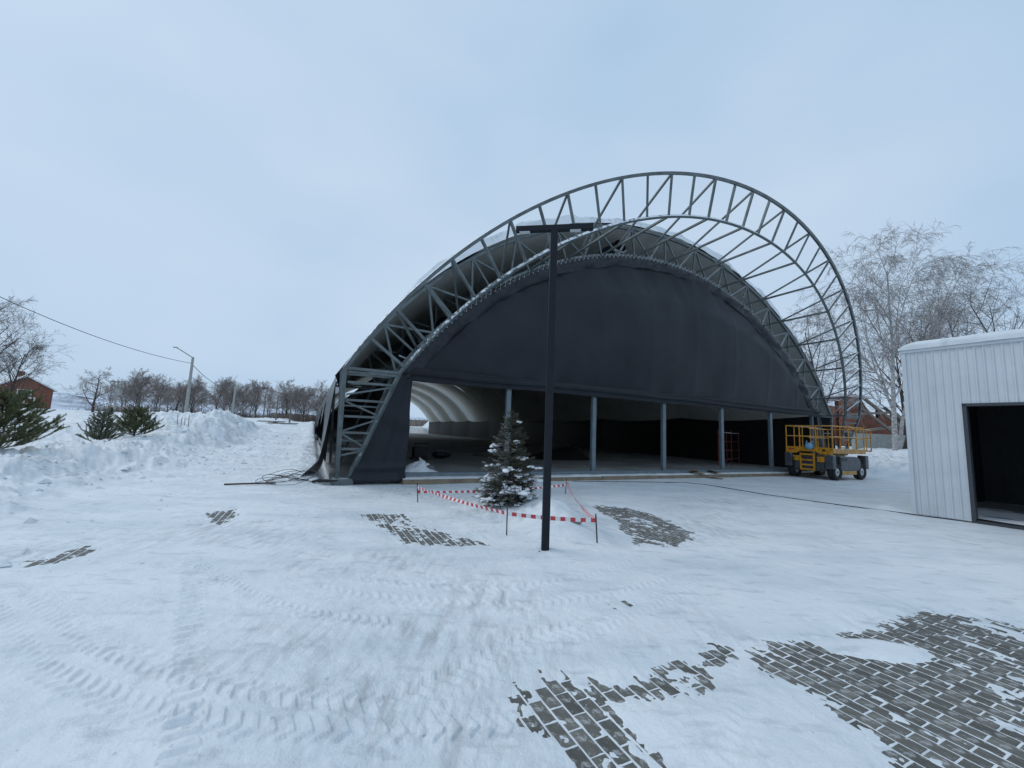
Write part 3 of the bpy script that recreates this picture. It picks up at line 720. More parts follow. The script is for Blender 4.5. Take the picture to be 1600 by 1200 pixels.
# torn cardboard on the ledge
rnd = random.Random(14)
for k, (u_, v_, lab) in enumerate(((14.1, 0.22, 'torn piece of brown cardboard on the front ledge between the middle posts'), (15.4, 0.2, 'crumpled brown cardboard on the front ledge left of the third post from the right'), (14.6, 0.75, 'small scrap of brown cardboard fallen on the snow before the ledge'))):
    o = empty('cardboard_scrap', wuv(u_, v_, 0.165 if k < 2 else 0.03), TH + k); tag(o, lab, 'cardboard')
    for q in range(3 if k < 2 else 2):
        s = MB(); w_ = rnd.uniform(0.12, 0.26); l_ = rnd.uniform(0.18, 0.34); tl = rnd.uniform(0.0, 0.16)
        s.quad_pts([(-w_, -l_, 0), (w_, -l_ * 0.8, 0.02), (w_ * 0.8, l_, tl), (-w_, l_ * 0.7, tl * 0.6)]); s.quad_pts([(-w_, -l_, -0.008), (-w_, l_ * 0.7, tl * 0.6 - 0.008), (w_ * 0.8, l_, tl - 0.008), (w_, -l_ * 0.8, 0.012)])
        e_ = s.build('flap', M['cardboard'], o); e_.location = (rnd.uniform(-0.15, 0.15), rnd.uniform(-0.08, 0.08), q * 0.02); e_.rotation_euler = (0, 0, rnd.uniform(0, 3))

# ------------------------------------------------------------------ lamp post
o = empty('lamp_post', (0.55, 5.84, 0.0)); tag(o, 'tall dark T-shaped lamp post before the snowy spruce', 'lamp post')
MB().box((-0.053, -0.053, -0.02), (0.053, 0.053, 4.74)).build('pole', M['lamp'], o, bevel=0.006)
MB().box((-0.11, -0.11, 0.0), (0.11, 0.11, 0.018)).build('base_plate', M['lamp'], o)
for a_ in (-0.085, 0.085):
    for b_ in (-0.085, 0.085): MB().tube([(a_, b_, 0.015), (a_, b_, 0.045)], 0.012, 6).build('bolt', M['rebar'], o)
arm = MB().box((-0.585, -0.045, 4.71), (0.585, 0.045, 4.795)).build('cross_arm', M['lamp'], o, rotz=R(-9), bevel=0.006)
for xx in (-0.45, 0.32): MB().box((xx - 0.08, -0.035, 4.699), (xx + 0.08, 0.035, 4.708)).build('light_panel', M['lens'], arm)

# ------------------------------------------------------------------ tape fence round the spruce
ST = [(-1.95, 9.10), (0.01, 6.53), (1.36, 6.20), (1.57, 11.3)]
names_ = ['rusty rod stake at the left rear corner of the taped bed', 'rusty rod stake just left of the lamp post base', 'rusty rod stake just right of the lamp post base', 'rusty rod stake at the right rear corner of the taped bed']
tops = []
for (sx, sy), lb in zip(ST, names_):
    z0 = tz(sx, sy); ln = random.Random(lb).uniform(-0.05, 0.05)
    s_ = MB().tube([(sx, sy, z0 - 0.1), (sx + ln, sy, z0 + 0.44)], 0.011, 6).build('stake', M['rebar']); tag(s_, lb, 'stake', 'rod stakes of the tape fence')
    tops.append(Vector((sx + ln * 0.8, sy, z0 + 0.35)))
def tape(a, b, sag, lb, tw=0.0):
    s = MB(); n = int((b - a).length / 0.075); dr = (b - a).normalized()
    sd_ = dr.cross(Vector((0, 0, 1))).normalized()
    for i in range(n + 1):
        t = i / n; p = a.lerp(b, t) - Vector((0, 0, sag * 4 * t * (1 - t)))
        g = tw * math.sin(t * math.pi * 3); upv = Vector((0, 0, 1)) * math.cos(g) + sd_ * math.sin(g)
        s.v += [tuple(p - upv * 0.03), tuple(p + upv * 0.03)]
    for i in range(n):
        s.f.append((2 * i, 2 * i + 2, 2 * i + 3, 2 * i + 1)); s.m.append(0 if i % 2 else 1)
    o = s.build('barrier_tape', [M['tape_red'], M['tape_white']]); tag(o, lb, 'tape', 'tape of the bed fence')
tape(tops[0], tops[1], 0.03, 'striped red and white tape left of the spruce', 0.5)
tape(tops[1], tops[2], 0.02, 'striped red and white tape running behind the lamp post base', 0.1)
tape(tops[2], tops[3], 0.12, 'striped red and white tape right of the spruce', 1.2)
tape(tops[3] - Vector((0, 0, 0.1)), tops[0] - Vector((0, 0, 0.1)), 0.06, 'striped red and white tape behind the spruce', 0.8)

# ------------------------------------------------------------------ conifers
def needles(mb, p, q, ln, n, rnd, wd=0.006, spread=0.9):
    ax = (q - p); L = ax.length
    if L < 1e-6: return
    ax.normalize(); a = ax.orthogonal().normalized(); b = ax.cross(a)
    for i in range(n):
        t = rnd.random(); g = rnd.uniform(0, 2 * math.pi); o_ = p + ax * (L * t)
        dr = (ax * rnd.uniform(0.35, 1.0) + (a * math.cos(g) + b * math.sin(g)) * spread).normalized()
        sd_ = dr.cross(Vector((rnd.uniform(-1, 1), rnd.uniform(-1, 1), rnd.uniform(-1, 1)))).normalized() * wd
        e_ = o_ + dr * ln * rnd.uniform(0.7, 1.15); k = len(mb.v)
        mb.v += [tuple(o_ - sd_), tuple(o_ + sd_), tuple(e_)]; mb.f.append((k, k + 1, k + 2)); mb.m.append(mb.mi)
def spruce(loc, H, rad, seed, label):
    rnd = random.Random(seed); o = empty('spruce_tree', loc); tag(o, label, 'tree')
    tr = MB(); tr.tube([(0, 0, -0.2), (0.01, 0, H * 0.5), (0, 0.01, H)], [0.04, 0.022, 0.006], 6).build('trunk', M['bark_dark'], o)
    nd = MB(); br = MB(); clumps = []
    z = 0.12
    while z < H * 0.97:
        f = 1 - z / H; nb = 5 + int(7 * f); L0 = rad * (f ** 0.85) + 0.05
        for k in range(nb):
            g = 2 * math.pi * (k + rnd.random()) / nb; L = L0 * rnd.uniform(0.72, 1.12); zz = z + rnd.uniform(-0.04, 0.04)
            drp = -0.22 * f + 0.30 * (1 - f)
            p0 = Vector((0, 0, zz)); d1 = Vector((math.cos(g), math.sin(g), drp + rnd.uniform(-0.1, 0.1)))
            pts = [p0 + d1 * (L * t) + Vector((0, 0, 0.22 * L * t * t)) for t in (0, 0.33, 0.66, 1.0)]
            br.tube(pts, [0.010, 0.008, 0.006, 0.003], 3, False)
            for i in range(3): needles(nd, pts[i], pts[i + 1], 0.030, int(60 * L) + 10, rnd, 0.0035)
            ns = int(3 + 9 * L)
            for q in range(ns):
                t = 0.2 + 0.75 * q / max(1, ns); i = min(2, int(t * 3)); pp = pts[i].lerp(pts[i + 1], t * 3 - i)
                for sg in (-1, 1):
                    dd = (d1.normalized() * 0.75 + Vector((-math.sin(g), math.cos(g), 0)) * sg * 0.75 + Vector((0, 0, rnd.uniform(-0.25, 0.15)))).normalized()
                    l2 = L * 0.36 * (1.12 - t) + 0.05; e_ = pp + dd * l2
                    br.tube([pp, e_], [0.004, 0.002], 3, False); needles(nd, pp, e_, 0.028, int(170 * l2) + 8, rnd, 0.0035)
            if L > 0.2 and rnd.random() < (0.66 if zz < H * 0.36 else 0.2 if zz < H * 0.65 else 0.06): clumps.append((pts[2].lerp(pts[3], rnd.uniform(-0.4, 0.6)), g, L))
        z += 0.085 + 0.03 * (1 - f)
    br.build('branches', M['bark_dark'], o)['kind'] = 'stuff'
    nd.build('needles', M['spruce'], o)['kind'] = 'stuff'
    for c, g, L in clumps:      # snow lying on the boughs
        s = MB(); rr = rnd.uniform(0.06, 0.125) * (0.5 + 1.2 * L); ex = Vector((math.cos(g), math.sin(g), -0.12)); ey = Vector((-math.sin(g), math.cos(g), 0))
        for q in range(rnd.randint(7, 12)):
            s.ball(c + ex * rnd.uniform(-1.6, 1.1) * rr + ey * rnd.uniform(-0.9, 0.9) * rr + Vector((0, 0, 0.015 + rnd.uniform(-0.025, 0.02))), rr * rnd.uniform(0.20, 0.48), 8, 6, (rnd.uniform(0.9, 1.7), rnd.uniform(0.9, 1.7), rnd.uniform(0.4, 0.75)), rnd.random(), 0.2)
        s.build('snow_clump', M['snow_old'], o, smooth=True)
spruce((0.02, 8.35, tz(0.02, 8.35) - 0.05), 1.92, 0.72, 11, 'small spruce laden with snow inside the taped bed')
def pine(loc, H, rad, seed, label, dense=1.0, mt='pine'):
    rnd = random.Random(seed); o = empty('pine_tree', loc); tag(o, label, 'tree', 'young pines on the snow bank')
    MB().tube([(0, 0, -0.3), (0, 0, H * 0.55), (0.02, 0.01, H * 0.93)], [0.045, 0.028, 0.012], 6).build('trunk', M['bark_dark'], o)
    nd = MB(); br = MB(); z = 0.06; sc = H / 1.5
    def shoot(p, d, l):
        e_ = p + d * l; mid = p.lerp(e_, 0.5) + Vector((0, 0, 0.04 * l)); br.tube([p, mid, e_], [0.007, 0.006, 0.004], 3, False)
        needles(nd, p, e_, 0.06 * (0.7 + 0.3 * sc), int(420 * l) + 20, rnd, 0.0042, 0.8)
    while z < H * 0.86:
        f = 1 - z / H; nb = int((6 + 3 * f) * dense)
        for k in range(nb):
            g = 2 * math.pi * (k + rnd.random()) / nb; L = rad * (0.25 + 0.85 * f) * rnd.uniform(0.7, 1.1)
            d1 = Vector((math.cos(g), math.sin(g), 0)); p0 = Vector((0, 0, z))
            pts = [p0 + d1 * (L * t) + Vector((0, 0, L * (0.10 * t + 0.38 * t * t))) for t in (0, 0.35, 0.7, 1.0)]
            br.tube(pts, [0.014, 0.011, 0.008, 0.004], 4, False)
            for i in (1, 2): needles(nd, pts[i], pts[i + 1], 0.06, int(220 * L) + 20, rnd, 0.0042)
            for q in range(int((2.5 + 6 * L) * dense)):
                t = rnd.uniform(0.25, 1.0); i = min(2, int(t / 0.35)); pp = pts[i].lerp(pts[min(3, i + 1)], rnd.random())
                dd = (d1 * rnd.uniform(0.1, 0.9) + Vector((rnd.uniform(-0.6, 0.6), rnd.uniform(-0.6, 0.6), rnd.uniform(0.45, 1.2)))).normalized()
                shoot(pp, dd, rnd.uniform(0.14, 0.34) * (0.6 + 0.4 * sc))
        z += 0.13 * sc
    shoot(Vector((0, 0, H * 0.8)), Vector((0.05, 0.02, 1)).normalized(), H * 0.22)
    for k in range(5): shoot(Vector((0, 0, H * 0.8)), Vector((math.cos(k * 1.3) * 0.6, math.sin(k * 1.3) * 0.6, 1)).normalized(), H * 0.15)
    br.build('branches', M['bark_dark'], o)['kind'] = 'stuff'
    nd.build('needles', M[mt], o)['kind'] = 'stuff'
pine((-13.75, 11.0, tz(-13.75, 11.0) - 0.05), 1.72, 1.12, 21, 'largest young pine with olive needles on the near left bank', 1.1)
pine((-16.99, 17.0, tz(-16.99, 17.0) - 0.05), 1.42, 0.6, 22, 'small sparse blue green pine left of the bushier one', 0.85, 'pine_tip')
pine((-17.45, 19.0, tz(-17.45, 19.0) - 0.05), 1.36, 0.85, 23, 'small bushy pine right of the sparse blue green one', 1.0)

# ------------------------------------------------------------------ white shed
SH0 = Vector((10.15, 10.33, 0)); sdir = Vector((10.58 - 10.09, 9.49 - 10.33, 0)).normalized()
SRZ = math.atan2(sdir.y, sdir.x)
shed = empty('storage_shed', SH0, SRZ)          # local x along the wall towards the viewer, local y into the shed... left of travel
tag(shed, 'white ribbed metal shed with snow on its roof and an open doorway', 'shed')
SHH, SHL, SHD = 4.06, 7.0, 6.0                    # local +y points away from the plaza
DJ, DW, DT = 0.985, 3.4, 2.71
def panel(x0, x1, z0, z1):
    s = MB(); rb = 0.022; prof = [(x0, 0), (x1 - 0.045, 0), (x1 - 0.036, -rb), (x1 - 0.012, -rb), (x1 - 0.003, 0), (x1, 0)]
    n = len(s.v)
    for (a, b) in prof: s.v += [(a, b, z0), (a, b, z1), (a, 0.05, z0), (a, 0.05, z1)]
    for i in range(len(prof) - 1):
        a = n + 4 * i; b = a + 4
        s.f += [(a, b, b + 1, a + 1), (a + 2, a + 3, b + 3, b + 2), (a + 1, b + 1, b + 3, a + 3), (a, a + 2, b + 2, b)]; s.m += [0] * 4
    s.f += [(n, n + 1, n + 3, n + 2)]; s.m += [0]
    s.build('wall_panel', M['white_steel'], shed)
x = 0.0
pw = (DJ) / 7
while x < SHL - 0.01:
    xe = min(SHL, x + pw)
    z0 = 0.02 if xe <= DJ + 0.01 or x >= DJ + DW - 0.01 else DT + 0.0
    panel(x, xe, z0, SHH); x = xe
for (a, b) in (((-0.03, -0.03, 0.0), (0.05, 0.06, SHH + 0.01)),): MB().box(a, b).build('corner_trim', M['white_steel'], shed)
MB().box((-0.05, -0.05, SHH), (SHL, 0.05, SHH + 0.07)).build('eaves_trim', M['white_steel'], shed)
MB().box((DJ - 0.01, -0.035, 0.0), (DJ + 0.06, 0.14, DT)).build('door_jamb', M['trim'], shed)
MB().box((DJ - 0.01, -0.035, DT - 0.055), (DJ + DW, 0.14, DT + 0.01)).build('door_head', M['trim'], shed)
MB().box((DJ + DW - 0.07, -0.035, 0.0), (DJ + DW, 0.14, DT - 0.06)).build('door_jamb', M['trim'], shed)
MB().box((DJ + 0.07, -0.02, 0.0), (DJ + DW - 0.08, 0.12, 0.06)).build('threshold', M['trim'], shed)
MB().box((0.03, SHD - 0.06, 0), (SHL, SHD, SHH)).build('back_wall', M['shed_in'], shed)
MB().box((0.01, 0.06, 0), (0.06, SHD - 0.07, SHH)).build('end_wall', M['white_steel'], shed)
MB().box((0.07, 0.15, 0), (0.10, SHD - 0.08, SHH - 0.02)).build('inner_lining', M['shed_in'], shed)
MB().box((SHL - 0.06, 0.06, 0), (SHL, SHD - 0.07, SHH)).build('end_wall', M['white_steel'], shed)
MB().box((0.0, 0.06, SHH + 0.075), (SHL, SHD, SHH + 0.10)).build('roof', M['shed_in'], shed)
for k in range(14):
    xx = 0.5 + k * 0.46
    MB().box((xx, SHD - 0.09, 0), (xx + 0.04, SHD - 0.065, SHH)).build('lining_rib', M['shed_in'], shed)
def shsnow(a, b):
    n = float(fbm(np.array([a * 9]), np.array([b * 5]), 1.0, 3, 91)[0]); q = max(0.0, (b - 0.2) / 0.8); rise = min(1, b / 0.2) ** 0.5; ra = min(1, a / 0.04) ** 0.5
    y = -0.085 + 0.02 * n + 0.13 * max(0, b - 0.08) / 0.12 if b < 0.2 else 0.045 + 0.02 * n + (SHD + 0.02) * q
    return (-0.07 + (SHL + 0.07) * a, y, SHH + 0.072 + (0.20 + 0.04 * n) * rise * (0.35 + 0.65 * ra) * min(1, (1 - q) * 20 + 0.05))
rs = MB().grid(shsnow, 90, 30, True); rs.quad_pts([(-0.07, -0.085, SHH + 0.0725), (SHL, -0.085, SHH + 0.0725), (SHL, SHD + 0.05, SHH + 0.0725), (-0.07, SHD + 0.05, SHH + 0.0725)])
rs.build('roof_snow', M['snow'], shed, smooth=True)
def shfl(a, b):
    n = float(fbm(np.array([a * 6]), np.array([b * 5]), 1.0, 3, 95)[0])
    return (0.1 + (SHL - 0.2) * a, 0.13 + (SHD - 0.25) * b, 0.02 + max(-0.01, 0.10 * n + 0.09 - 0.13 * b))
MB().grid(shfl, 30, 30, True).build('drifted_snow', M['snow_old'], shed, smooth=True)
MB().box((0.1, 0.13, 0.0), (SHL - 0.1, SHD - 0.1, 0.03)).build('shed_floor', M['floor'], shed)

# ------------------------------------------------------------------ scissor lift
lift = empty('scissor_lift', wuv(21.62, 1.45, 0.02), TH)
tag(lift, 'amber scissor lift with guard rails parked before the right end of the hangar', 'scissor lift')
LX, LY = 1.36, 0.98
def lb(name, a, b, mt, bev=0.02, parent=None): return MB().box(a, b).build(name, M[mt], parent or lift, bevel=bev)
lb('chassis', (-LX + 0.05, -LY + 0.28, 0.36), (LX - 0.05, LY - 0.28, 0.74), 'machine', 0.03)
def side_pod(y0, y1):
    s = MB(); prof = [(-0.72, 0.42), (0.78, 0.42), (0.95, 0.55), (1.0, 0.80), (0.9, 0.98), (0.62, 1.06), (-0.72, 1.06)]
    n = len(prof); s.v = [(a, y0, b) for a, b in prof] + [(a, y1, b) for a, b in prof]
    s.f = [tuple(range(n)), tuple(reversed(range(n, 2 * n)))] + [((i + 1) % n, i, n + i, n + (i + 1) % n) for i in range(n)]; s.m = [0] * len(s.f)
    p = s.build('side_pod', M['machine'], lift, bevel=0.03)
    MB().box((-0.66, y0 - 0.012 if y0 < 0 else y1, 0.86), (-0.22, y0 - 0.002 if y0 < 0 else y1 + 0.012, 1.0)).build('vent_panel', M['darkmetal'], p)
    return p
side_pod(-LY, -LY + 0.30); side_pod(LY - 0.30, LY)
lb('lower_skirt', (-0.62, -LY + 0.01, 0.24), (0.62, -LY + 0.22, 0.415), 'tan')
lb('lower_skirt', (-0.62, LY - 0.22, 0.24), (0.62, LY - 0.01, 0.415), 'tan')
def wheel(x_, y_):
    w_ = empty('wheel', (x_, y_, 0.37), 0, lift)
    s = MB(); prof = [(0.20, -0.13), (0.33, -0.14), (0.37, -0.10), (0.37, 0.10), (0.33, 0.14), (0.20, 0.13)]; ns = 24
    for i in range(ns):
        g = 2 * math.pi * i / ns
        for (r, y) in prof:
            rr = r * (0.965 if (i % 2 and r > 0.35) else 1); s.v.append((rr * math.cos(g), y, rr * math.sin(g)))
    k = len(prof)
    for i in range(ns):
        for j in range(k):
            s.f.append((i * k + j, i * k + (j + 1) % k, ((i + 1) % ns) * k + (j + 1) % k, ((i + 1) % ns) * k + j)); s.m.append(0)
    s.build('tyre', M['tyre'], w_)
    MB().tube([(0, -0.115, 0), (0, -0.09, 0), (0, 0.09, 0), (0, 0.115, 0)], [0.15, 0.20, 0.20, 0.15], 16).build('rim', M['rim'], w_)
    MB().tube([(0, -0.13, 0), (0, 0.13, 0)], 0.05, 8).build('hub', M['machine'], w_)
for x_ in (-1.0, 1.12):
    for y_ in (-LY + 0.14, LY - 0.14): wheel(x_, y_)
for x_ in (-LX + 0.02, LX + 0.10):           # stabiliser housings at the corners
    for y_ in (-LY + 0.12, LY - 0.12):
        b_ = lb('stabiliser', (x_ - 0.14, y_ - 0.17, 0.50), (x_ + 0.14, y_ + 0.17, 1.12), 'machine', 0.03)
        MB().tube([(x_, y_, 0.22), (x_, y_, 0.5)], 0.05, 8).build('foot_ram', M['darkmetal'], b_)
lb('front_panel', (-LX - 0.01, -0.62, 0.42), (-LX + 0.10, 0.62, 0.98), 'machine')
for y_ in (-0.52, 0.52): lb('lamp_box', (-LX - 0.08, y_ - 0.15, 0.78), (-LX - 0.012, y_ + 0.15, 1.02), 'yellow')
lad = empty('ladder', (-LX - 0.14, 0.0, 0), 0, lift)
for y_ in (-0.28, 0.28): MB().box((-0.03, y_ - 0.03, 0.36), (0.03, y_ + 0.03, 1.16)).build('stile', M['yellow'], lad)
for z_ in (0.42, 0.62, 0.84, 1.10): MB().box((-0.045, -0.25, z_ - 0.035), (0.03, 0.25, z_ + 0.035)).build('step', M['yellow'], lad)
for k in range(4):                             # folded scissor arms
    z_ = 0.80 + k * 0.10
    for y_ in (-0.42, 0.42):
        sg = 1 if k % 2 else -1
        MB().bar((-1.15, y_ + 0.05 * sg, z_ - 0.04 * sg), (1.15, y_ + 0.05 * sg, z_ + 0.04 * sg), 0.09).build('scissor_arm', M['tan'], lift)
DK = 1.22
lb('deck', (-LX - 0.02, -LY + 0.02, DK), (LX + 0.05, LY - 0.02, DK + 0.06), 'tan', 0.01)
ap = MB()     # deep apron over the ladder end with a notch
s = ap; prof = [(-LY, 0.12), (-0.52, 0.12), (-0.34, 0.22), (0.34, 0.22), (0.52, 0.12), (LY, 0.12), (LY, 0.42), (-LY, 0.42)]
n = len(prof); s.v = [(-LX - 0.07, a, DK - 0.14 + b - 0.06) for a, b in prof] + [(-LX - 0.025, a, DK - 0.14 + b - 0.06) for a, b in prof]
s.f = [tuple(range(n)), tuple(reversed(range(n, 2 * n)))] + [((i + 1) % n, i, n + i, n + (i + 1) % n) for i in range(n)]; s.m = [0] * len(s.f)
s.build('apron', M['yellow'], lift)
for y0, y1 in ((-LY - 0.03, -LY + 0.015), (LY - 0.015, LY + 0.03)): lb('side_apron', (-LX - 0.02, y0, DK - 0.03), (LX + 0.05, y1, DK + 0.19), 'tan', 0.01)
lb('extension_deck', (LX + 0.06, -LY + 0.1, DK + 0.08), (LX + 0.85, LY - 0.1, DK + 0.16), 'tan', 0.01)
def rail(name, pts, r=0.026, mt='yellow'): return MB().tube(pts, r, 6).build(name, M[mt], lift)
RT_, RM_ = DK + 1.20, DK + 0.72
for y_ in (-LY, LY):
    rail('top_rail', [(-LX, y_, RT_), (LX, y_, RT_)], mt='tan' if y_ > 0 else 'yellow'); rail('mid_rail', [(-LX, y_, RM_), (LX, y_, RM_)], 0.02, 'tan')
    for x_ in (-LX, -0.7, 0.0, 0.7, LX): rail('rail_post', [(x_, y_, DK + 0.05), (x_, y_, RT_)], 0.024)
    rail('extension_rail', [(LX - 0.9, y_ * 0.93, RT_ - 0.06), (LX + 0.83, y_ * 0.93, RT_ - 0.06), (LX + 0.83, y_ * 0.93, DK + 0.1)], mt='yellow')
    rail('extension_rail', [(LX - 0.9, y_ * 0.93, RM_ - 0.04), (LX + 0.83, y_ * 0.93, RM_ - 0.04)], 0.02, 'tan')
    rail('rail_post', [(LX + 0.40, y_ * 0.93, DK + 0.1), (LX + 0.40, y_ * 0.93, RT_ - 0.06)], 0.02)
for x_, rr in ((-LX, 0.026), (LX + 0.83, 0.022)):
    yl = LY if x_ < 0 else LY * 0.93; zt = RT_ if x_ < 0 else RT_ - 0.06
    rail('end_rail', [(x_, -yl, zt), (x_, yl, zt)], rr); rail('end_rail', [(x_, -yl, RM_), (x_, yl, RM_)], 0.022)
    for y_ in (-0.32, 0.38): rail('rail_post', [(x_, y_, DK + 0.1), (x_, y_, zt)], 0.03)
lb('control_box', (0.2, -LY + 0.06, RM_ - 0.05), (0.5, -LY + 0.24, RM_ + 0.25), 'machine')
for y0, y1, z0, z1, mt_ in ((-0.72, -0.60, 0.06, 0.16, 'darkmetal'), (0.60, 0.86, 0.08, 0.15, 'tape_red'), (-0.30, 0.22, 0.17, 0.20, 'red_tube')):
    lb('decal', (-LX - 0.074, y0, DK + z0 - 0.02), (-LX - 0.0705, y1, DK + z1 - 0.02), mt_, 0.0)
for k in range(3):
    MB().tube([(-LX - 0.03, 0.66 + 0.05 * k, 0.52), (-LX - 0.10, 0.70 + 0.05 * k, 0.72 + 0.05 * k), (-LX - 0.05, 0.50, 1.05), (-LX + 0.2, 0.45, 1.12)], 0.014, 5).build('hose', M['darkmetal'], lift, smooth=True)
def dsnow(a, b):
    n = float(fbm(np.array([a * 7]), np.array([b * 5]), 1.0, 3, 201)[0])
    return (-LX + 0.05 + (2 * LX - 0.1) * a, -LY + 0.08 + (2 * LY - 0.16) * b, DK + 0.062 + max(0, 0.03 + 0.05 * n))
MB().grid(dsnow, 20, 14).build('deck_snow', M['snow_old'], lift, smooth=True)
# pale blue bag tied to the rail
bg_ = empty('plastic_bag', wuv(21.62 - LX - 0.16, 1.45 + 0.10, 0), TH); tag(bg_, 'pale blue plastic bag hanging on the rails of the scissor lift', 'bag')
MB().ball((0, 0, DK + 0.28), 0.17, 12, 8, (0.55, 1.0, 0.9), 3, 0.06).build('sack', M['bluebag'], bg_, smooth=True)
for y_ in (-0.1, 0.1): MB().tube([(0, y_, DK + 0.38), (0.02, y_ * 1.2, DK + 0.46), (0.05, y_, DK + 0.52)], 0.02, 5).build('knot', M['bluebag'], bg_, smooth=True)

# ------------------------------------------------------------------ loose things on the snow
rnd = random.Random(77)
pts = []
bx_, by_ = -5.95, 11.0
for i in range(260):
    g = i * 0.155; lp = int(g / 6.283); rr = 0.30 + 0.13 * math.sin(lp * 2.3) + 0.05 * math.sin(i * 0.09)
    px = bx_ + rr * 1.6 * math.cos(g) + 0.22 * math.sin(lp * 1.9) + 0.12 * math.sin(i * 0.05); py = by_ + rr * math.sin(g) + 0.1 * math.cos(lp * 3.1)
    pts.append((px, py, tz(px, py) + 0.04 + (0.10 + 0.10 * math.sin(lp * 1.7) ** 2) * max(0, math.sin(g + lp)) ** 1))
pts += [(-5.2, 10.95, tz(-5.2, 10.95) + 0.05), (-5.0, 11.05, tz(-5.0, 11.05) + 0.06)]
o = MB().tube(pts, 0.0075, 4).build('steel_cable', M['wire'], smooth=True); tag(o, 'tangled loops of dark steel cable on snow left of the hangar leg', 'cable')
o = MB().tube([(-7.1, 10.37, tz(-7.1, 10.37) + 0.05), (-5.95, 10.60, tz(-5.95, 10.6) + 0.055)], 0.022, 8).build('steel_rod', M['rebar']); tag(o, 'straight dark steel rod on the snow before the cable tangle', 'rod')
o = empty('lashing_gear', (-5.12, 10.95, tz(-5.12, 10.95) + 0.03), 0.5); tag(o, 'dark ratchet straps and offcuts on snow at the hangar left foot', 'straps')
for k in range(4):
    a = Vector((rnd.uniform(-0.3, 0.2), rnd.uniform(-0.1, 0.1), 0.02)); b = a + Vector((rnd.uniform(0.2, 0.5), rnd.uniform(-0.1, 0.25), rnd.uniform(0.0, 0.07)))
    MB().bar(a, b, 0.045).build('strap', M['darkmetal'], o)
o = MB().tube([wuv(7.5, 0.75, 0.03)] + [wuv(11.8 + 0.35 * math.sin(k), 1.7 + k * 0.62, 0.028) for k in range(0, 3)] + [wuv(12.0, 4.6, 0.028), wuv(12.3, 6.4, 0.028), wuv(12.65, 7.6, 0.028), wuv(12.9, 8.9, 0.03), wuv(13.0, 11.0, 0.03)], 0.014, 6).build('power_cable', M['wire'], smooth=True)
tag(o, 'dark power cable running over the snow from the hangar to the shed', 'cable')
o = MB().ball((0, 0, 0.03), 0.09, 8, 5, (1.3, 0.9, 0.6), 9, 0.2).build('stone', M['bedding'], None, loc=(1.12, 6.72, tz(1.12, 6.72)), smooth=True); tag(o, 'small dark stone on the snow right of the lamp post', 'stone')
# twigs sticking out of the bank
o = empty('dead_stalks', (-19.2, 24.0, tz(-19.2, 24.0) - 0.05)); tag(o, 'few dry plant stalks poking from the snow bank', 'plant')
for k in range(4): 
    a = -0.4 + k * 0.22; MB().tube([(a, 0, 0), (a + rnd.uniform(-0.06, 0.06), 0, rnd.uniform(0.5, 0.85))], 0.016, 4).build('stalk', M['wood'], o)

# ------------------------------------------------------------------ poles and wires
def util_pole(x_, y_, top, arm, label, r=0.13, lean=0.0):
    z0 = tz(x_, y_); o = empty('utility_pole', (x_, y_, 0)); tag(o, label, 'pole', 'street light poles along the snow bank')
    MB().tube([(0, 0, z0 - 0.4), (lean, 0, top)], [r * 1.25, r * 0.8], 8).build('shaft', M['conc'], o)
    if arm: MB().tube([(lean, 0, top - 0.05), (lean + arm[0], arm[1], top + arm[2])], 0.045, 6).build('lamp_arm', M['conc'], o); MB().box((lean + arm[0] - 0.28, arm[1] - 0.07, top + arm[2] - 0.02), (lean + arm[0] + 0.05, arm[1] + 0.07, top + arm[2] + 0.06)).build('lamp_head', M['conc'], o)
    MB().tube([(lean - 0.18, 0, top - 0.55), (lean + 0.05, 0, top - 0.55)], 0.05, 6).build('insulator', M['white'], o)
util_pole(-28.8, 36.0, 7.1, (-1.5, -0.1, 0.8), 'nearest concrete light pole rising behind the snow bank', 0.125)
util_pole(-42.5, 62.0, 7.1, (-1.4, 0.0, 0.9), 'second concrete light pole farther along the bank', 0.135)
for (x_, y_, h_, lb_) in ((-53.5, 88.0, 7.5, 'third pole without lamp in line behind the light poles'), (-38.0, 70.0, 6.3, 'thin wooden pole near the far end of the hangar side'), (-45.0, 78.0, 6.2, 'thin wooden pole left of the stacked planks')):
    z0 = tz(x_, y_); o = MB().tube([(x_, y_, z0 - 0.3), (x_ - 0.05, y_, h_)], [0.14, 0.10], 6).build('wooden_pole', M['wood']); tag(o, lb_, 'pole')
o = empty('power_pole', (-73.1, 75.0, 0)); tag(o, 'power pole with a crossbar beside the orchard tree', 'pole')
MB().tube([(0, 0, 0.5), (-0.2, 0, 8.1)], [0.2, 0.13], 7).build('shaft', M['conc'], o)
MB().bar((-1.5, 0, 7.75), (1.1, 0, 7.85), 0.15).build('crossbar', M['wood'], o)
for x_ in (-1.4, -0.2, 1.0): MB().tube([(x_, 0, 7.8), (x_, 0, 8.1)], 0.06, 6).build('insulator', M['white'], o)
def wire(a, b, sag, label, r=0.03):
    a = Vector(a); b = Vector(b)
    o = MB().tube([a.lerp(b, t / 24) - Vector((0, 0, sag * 4 * (t / 24) * (1 - t / 24))) for t in range(25)], r, 4).build('overhead_wire', M['wire'], smooth=True); tag(o, label, 'wire')
wire((-30.0, 19.0, 9.3), (-28.95, 36.0, 6.55), 0.75, 'overhead wire sagging to the nearest light pole', 0.022)
wire((-28.9, 36.0, 6.55), (-42.6, 62.0, 6.55), 0.8, 'overhead wire sagging between the two light poles', 0.026)

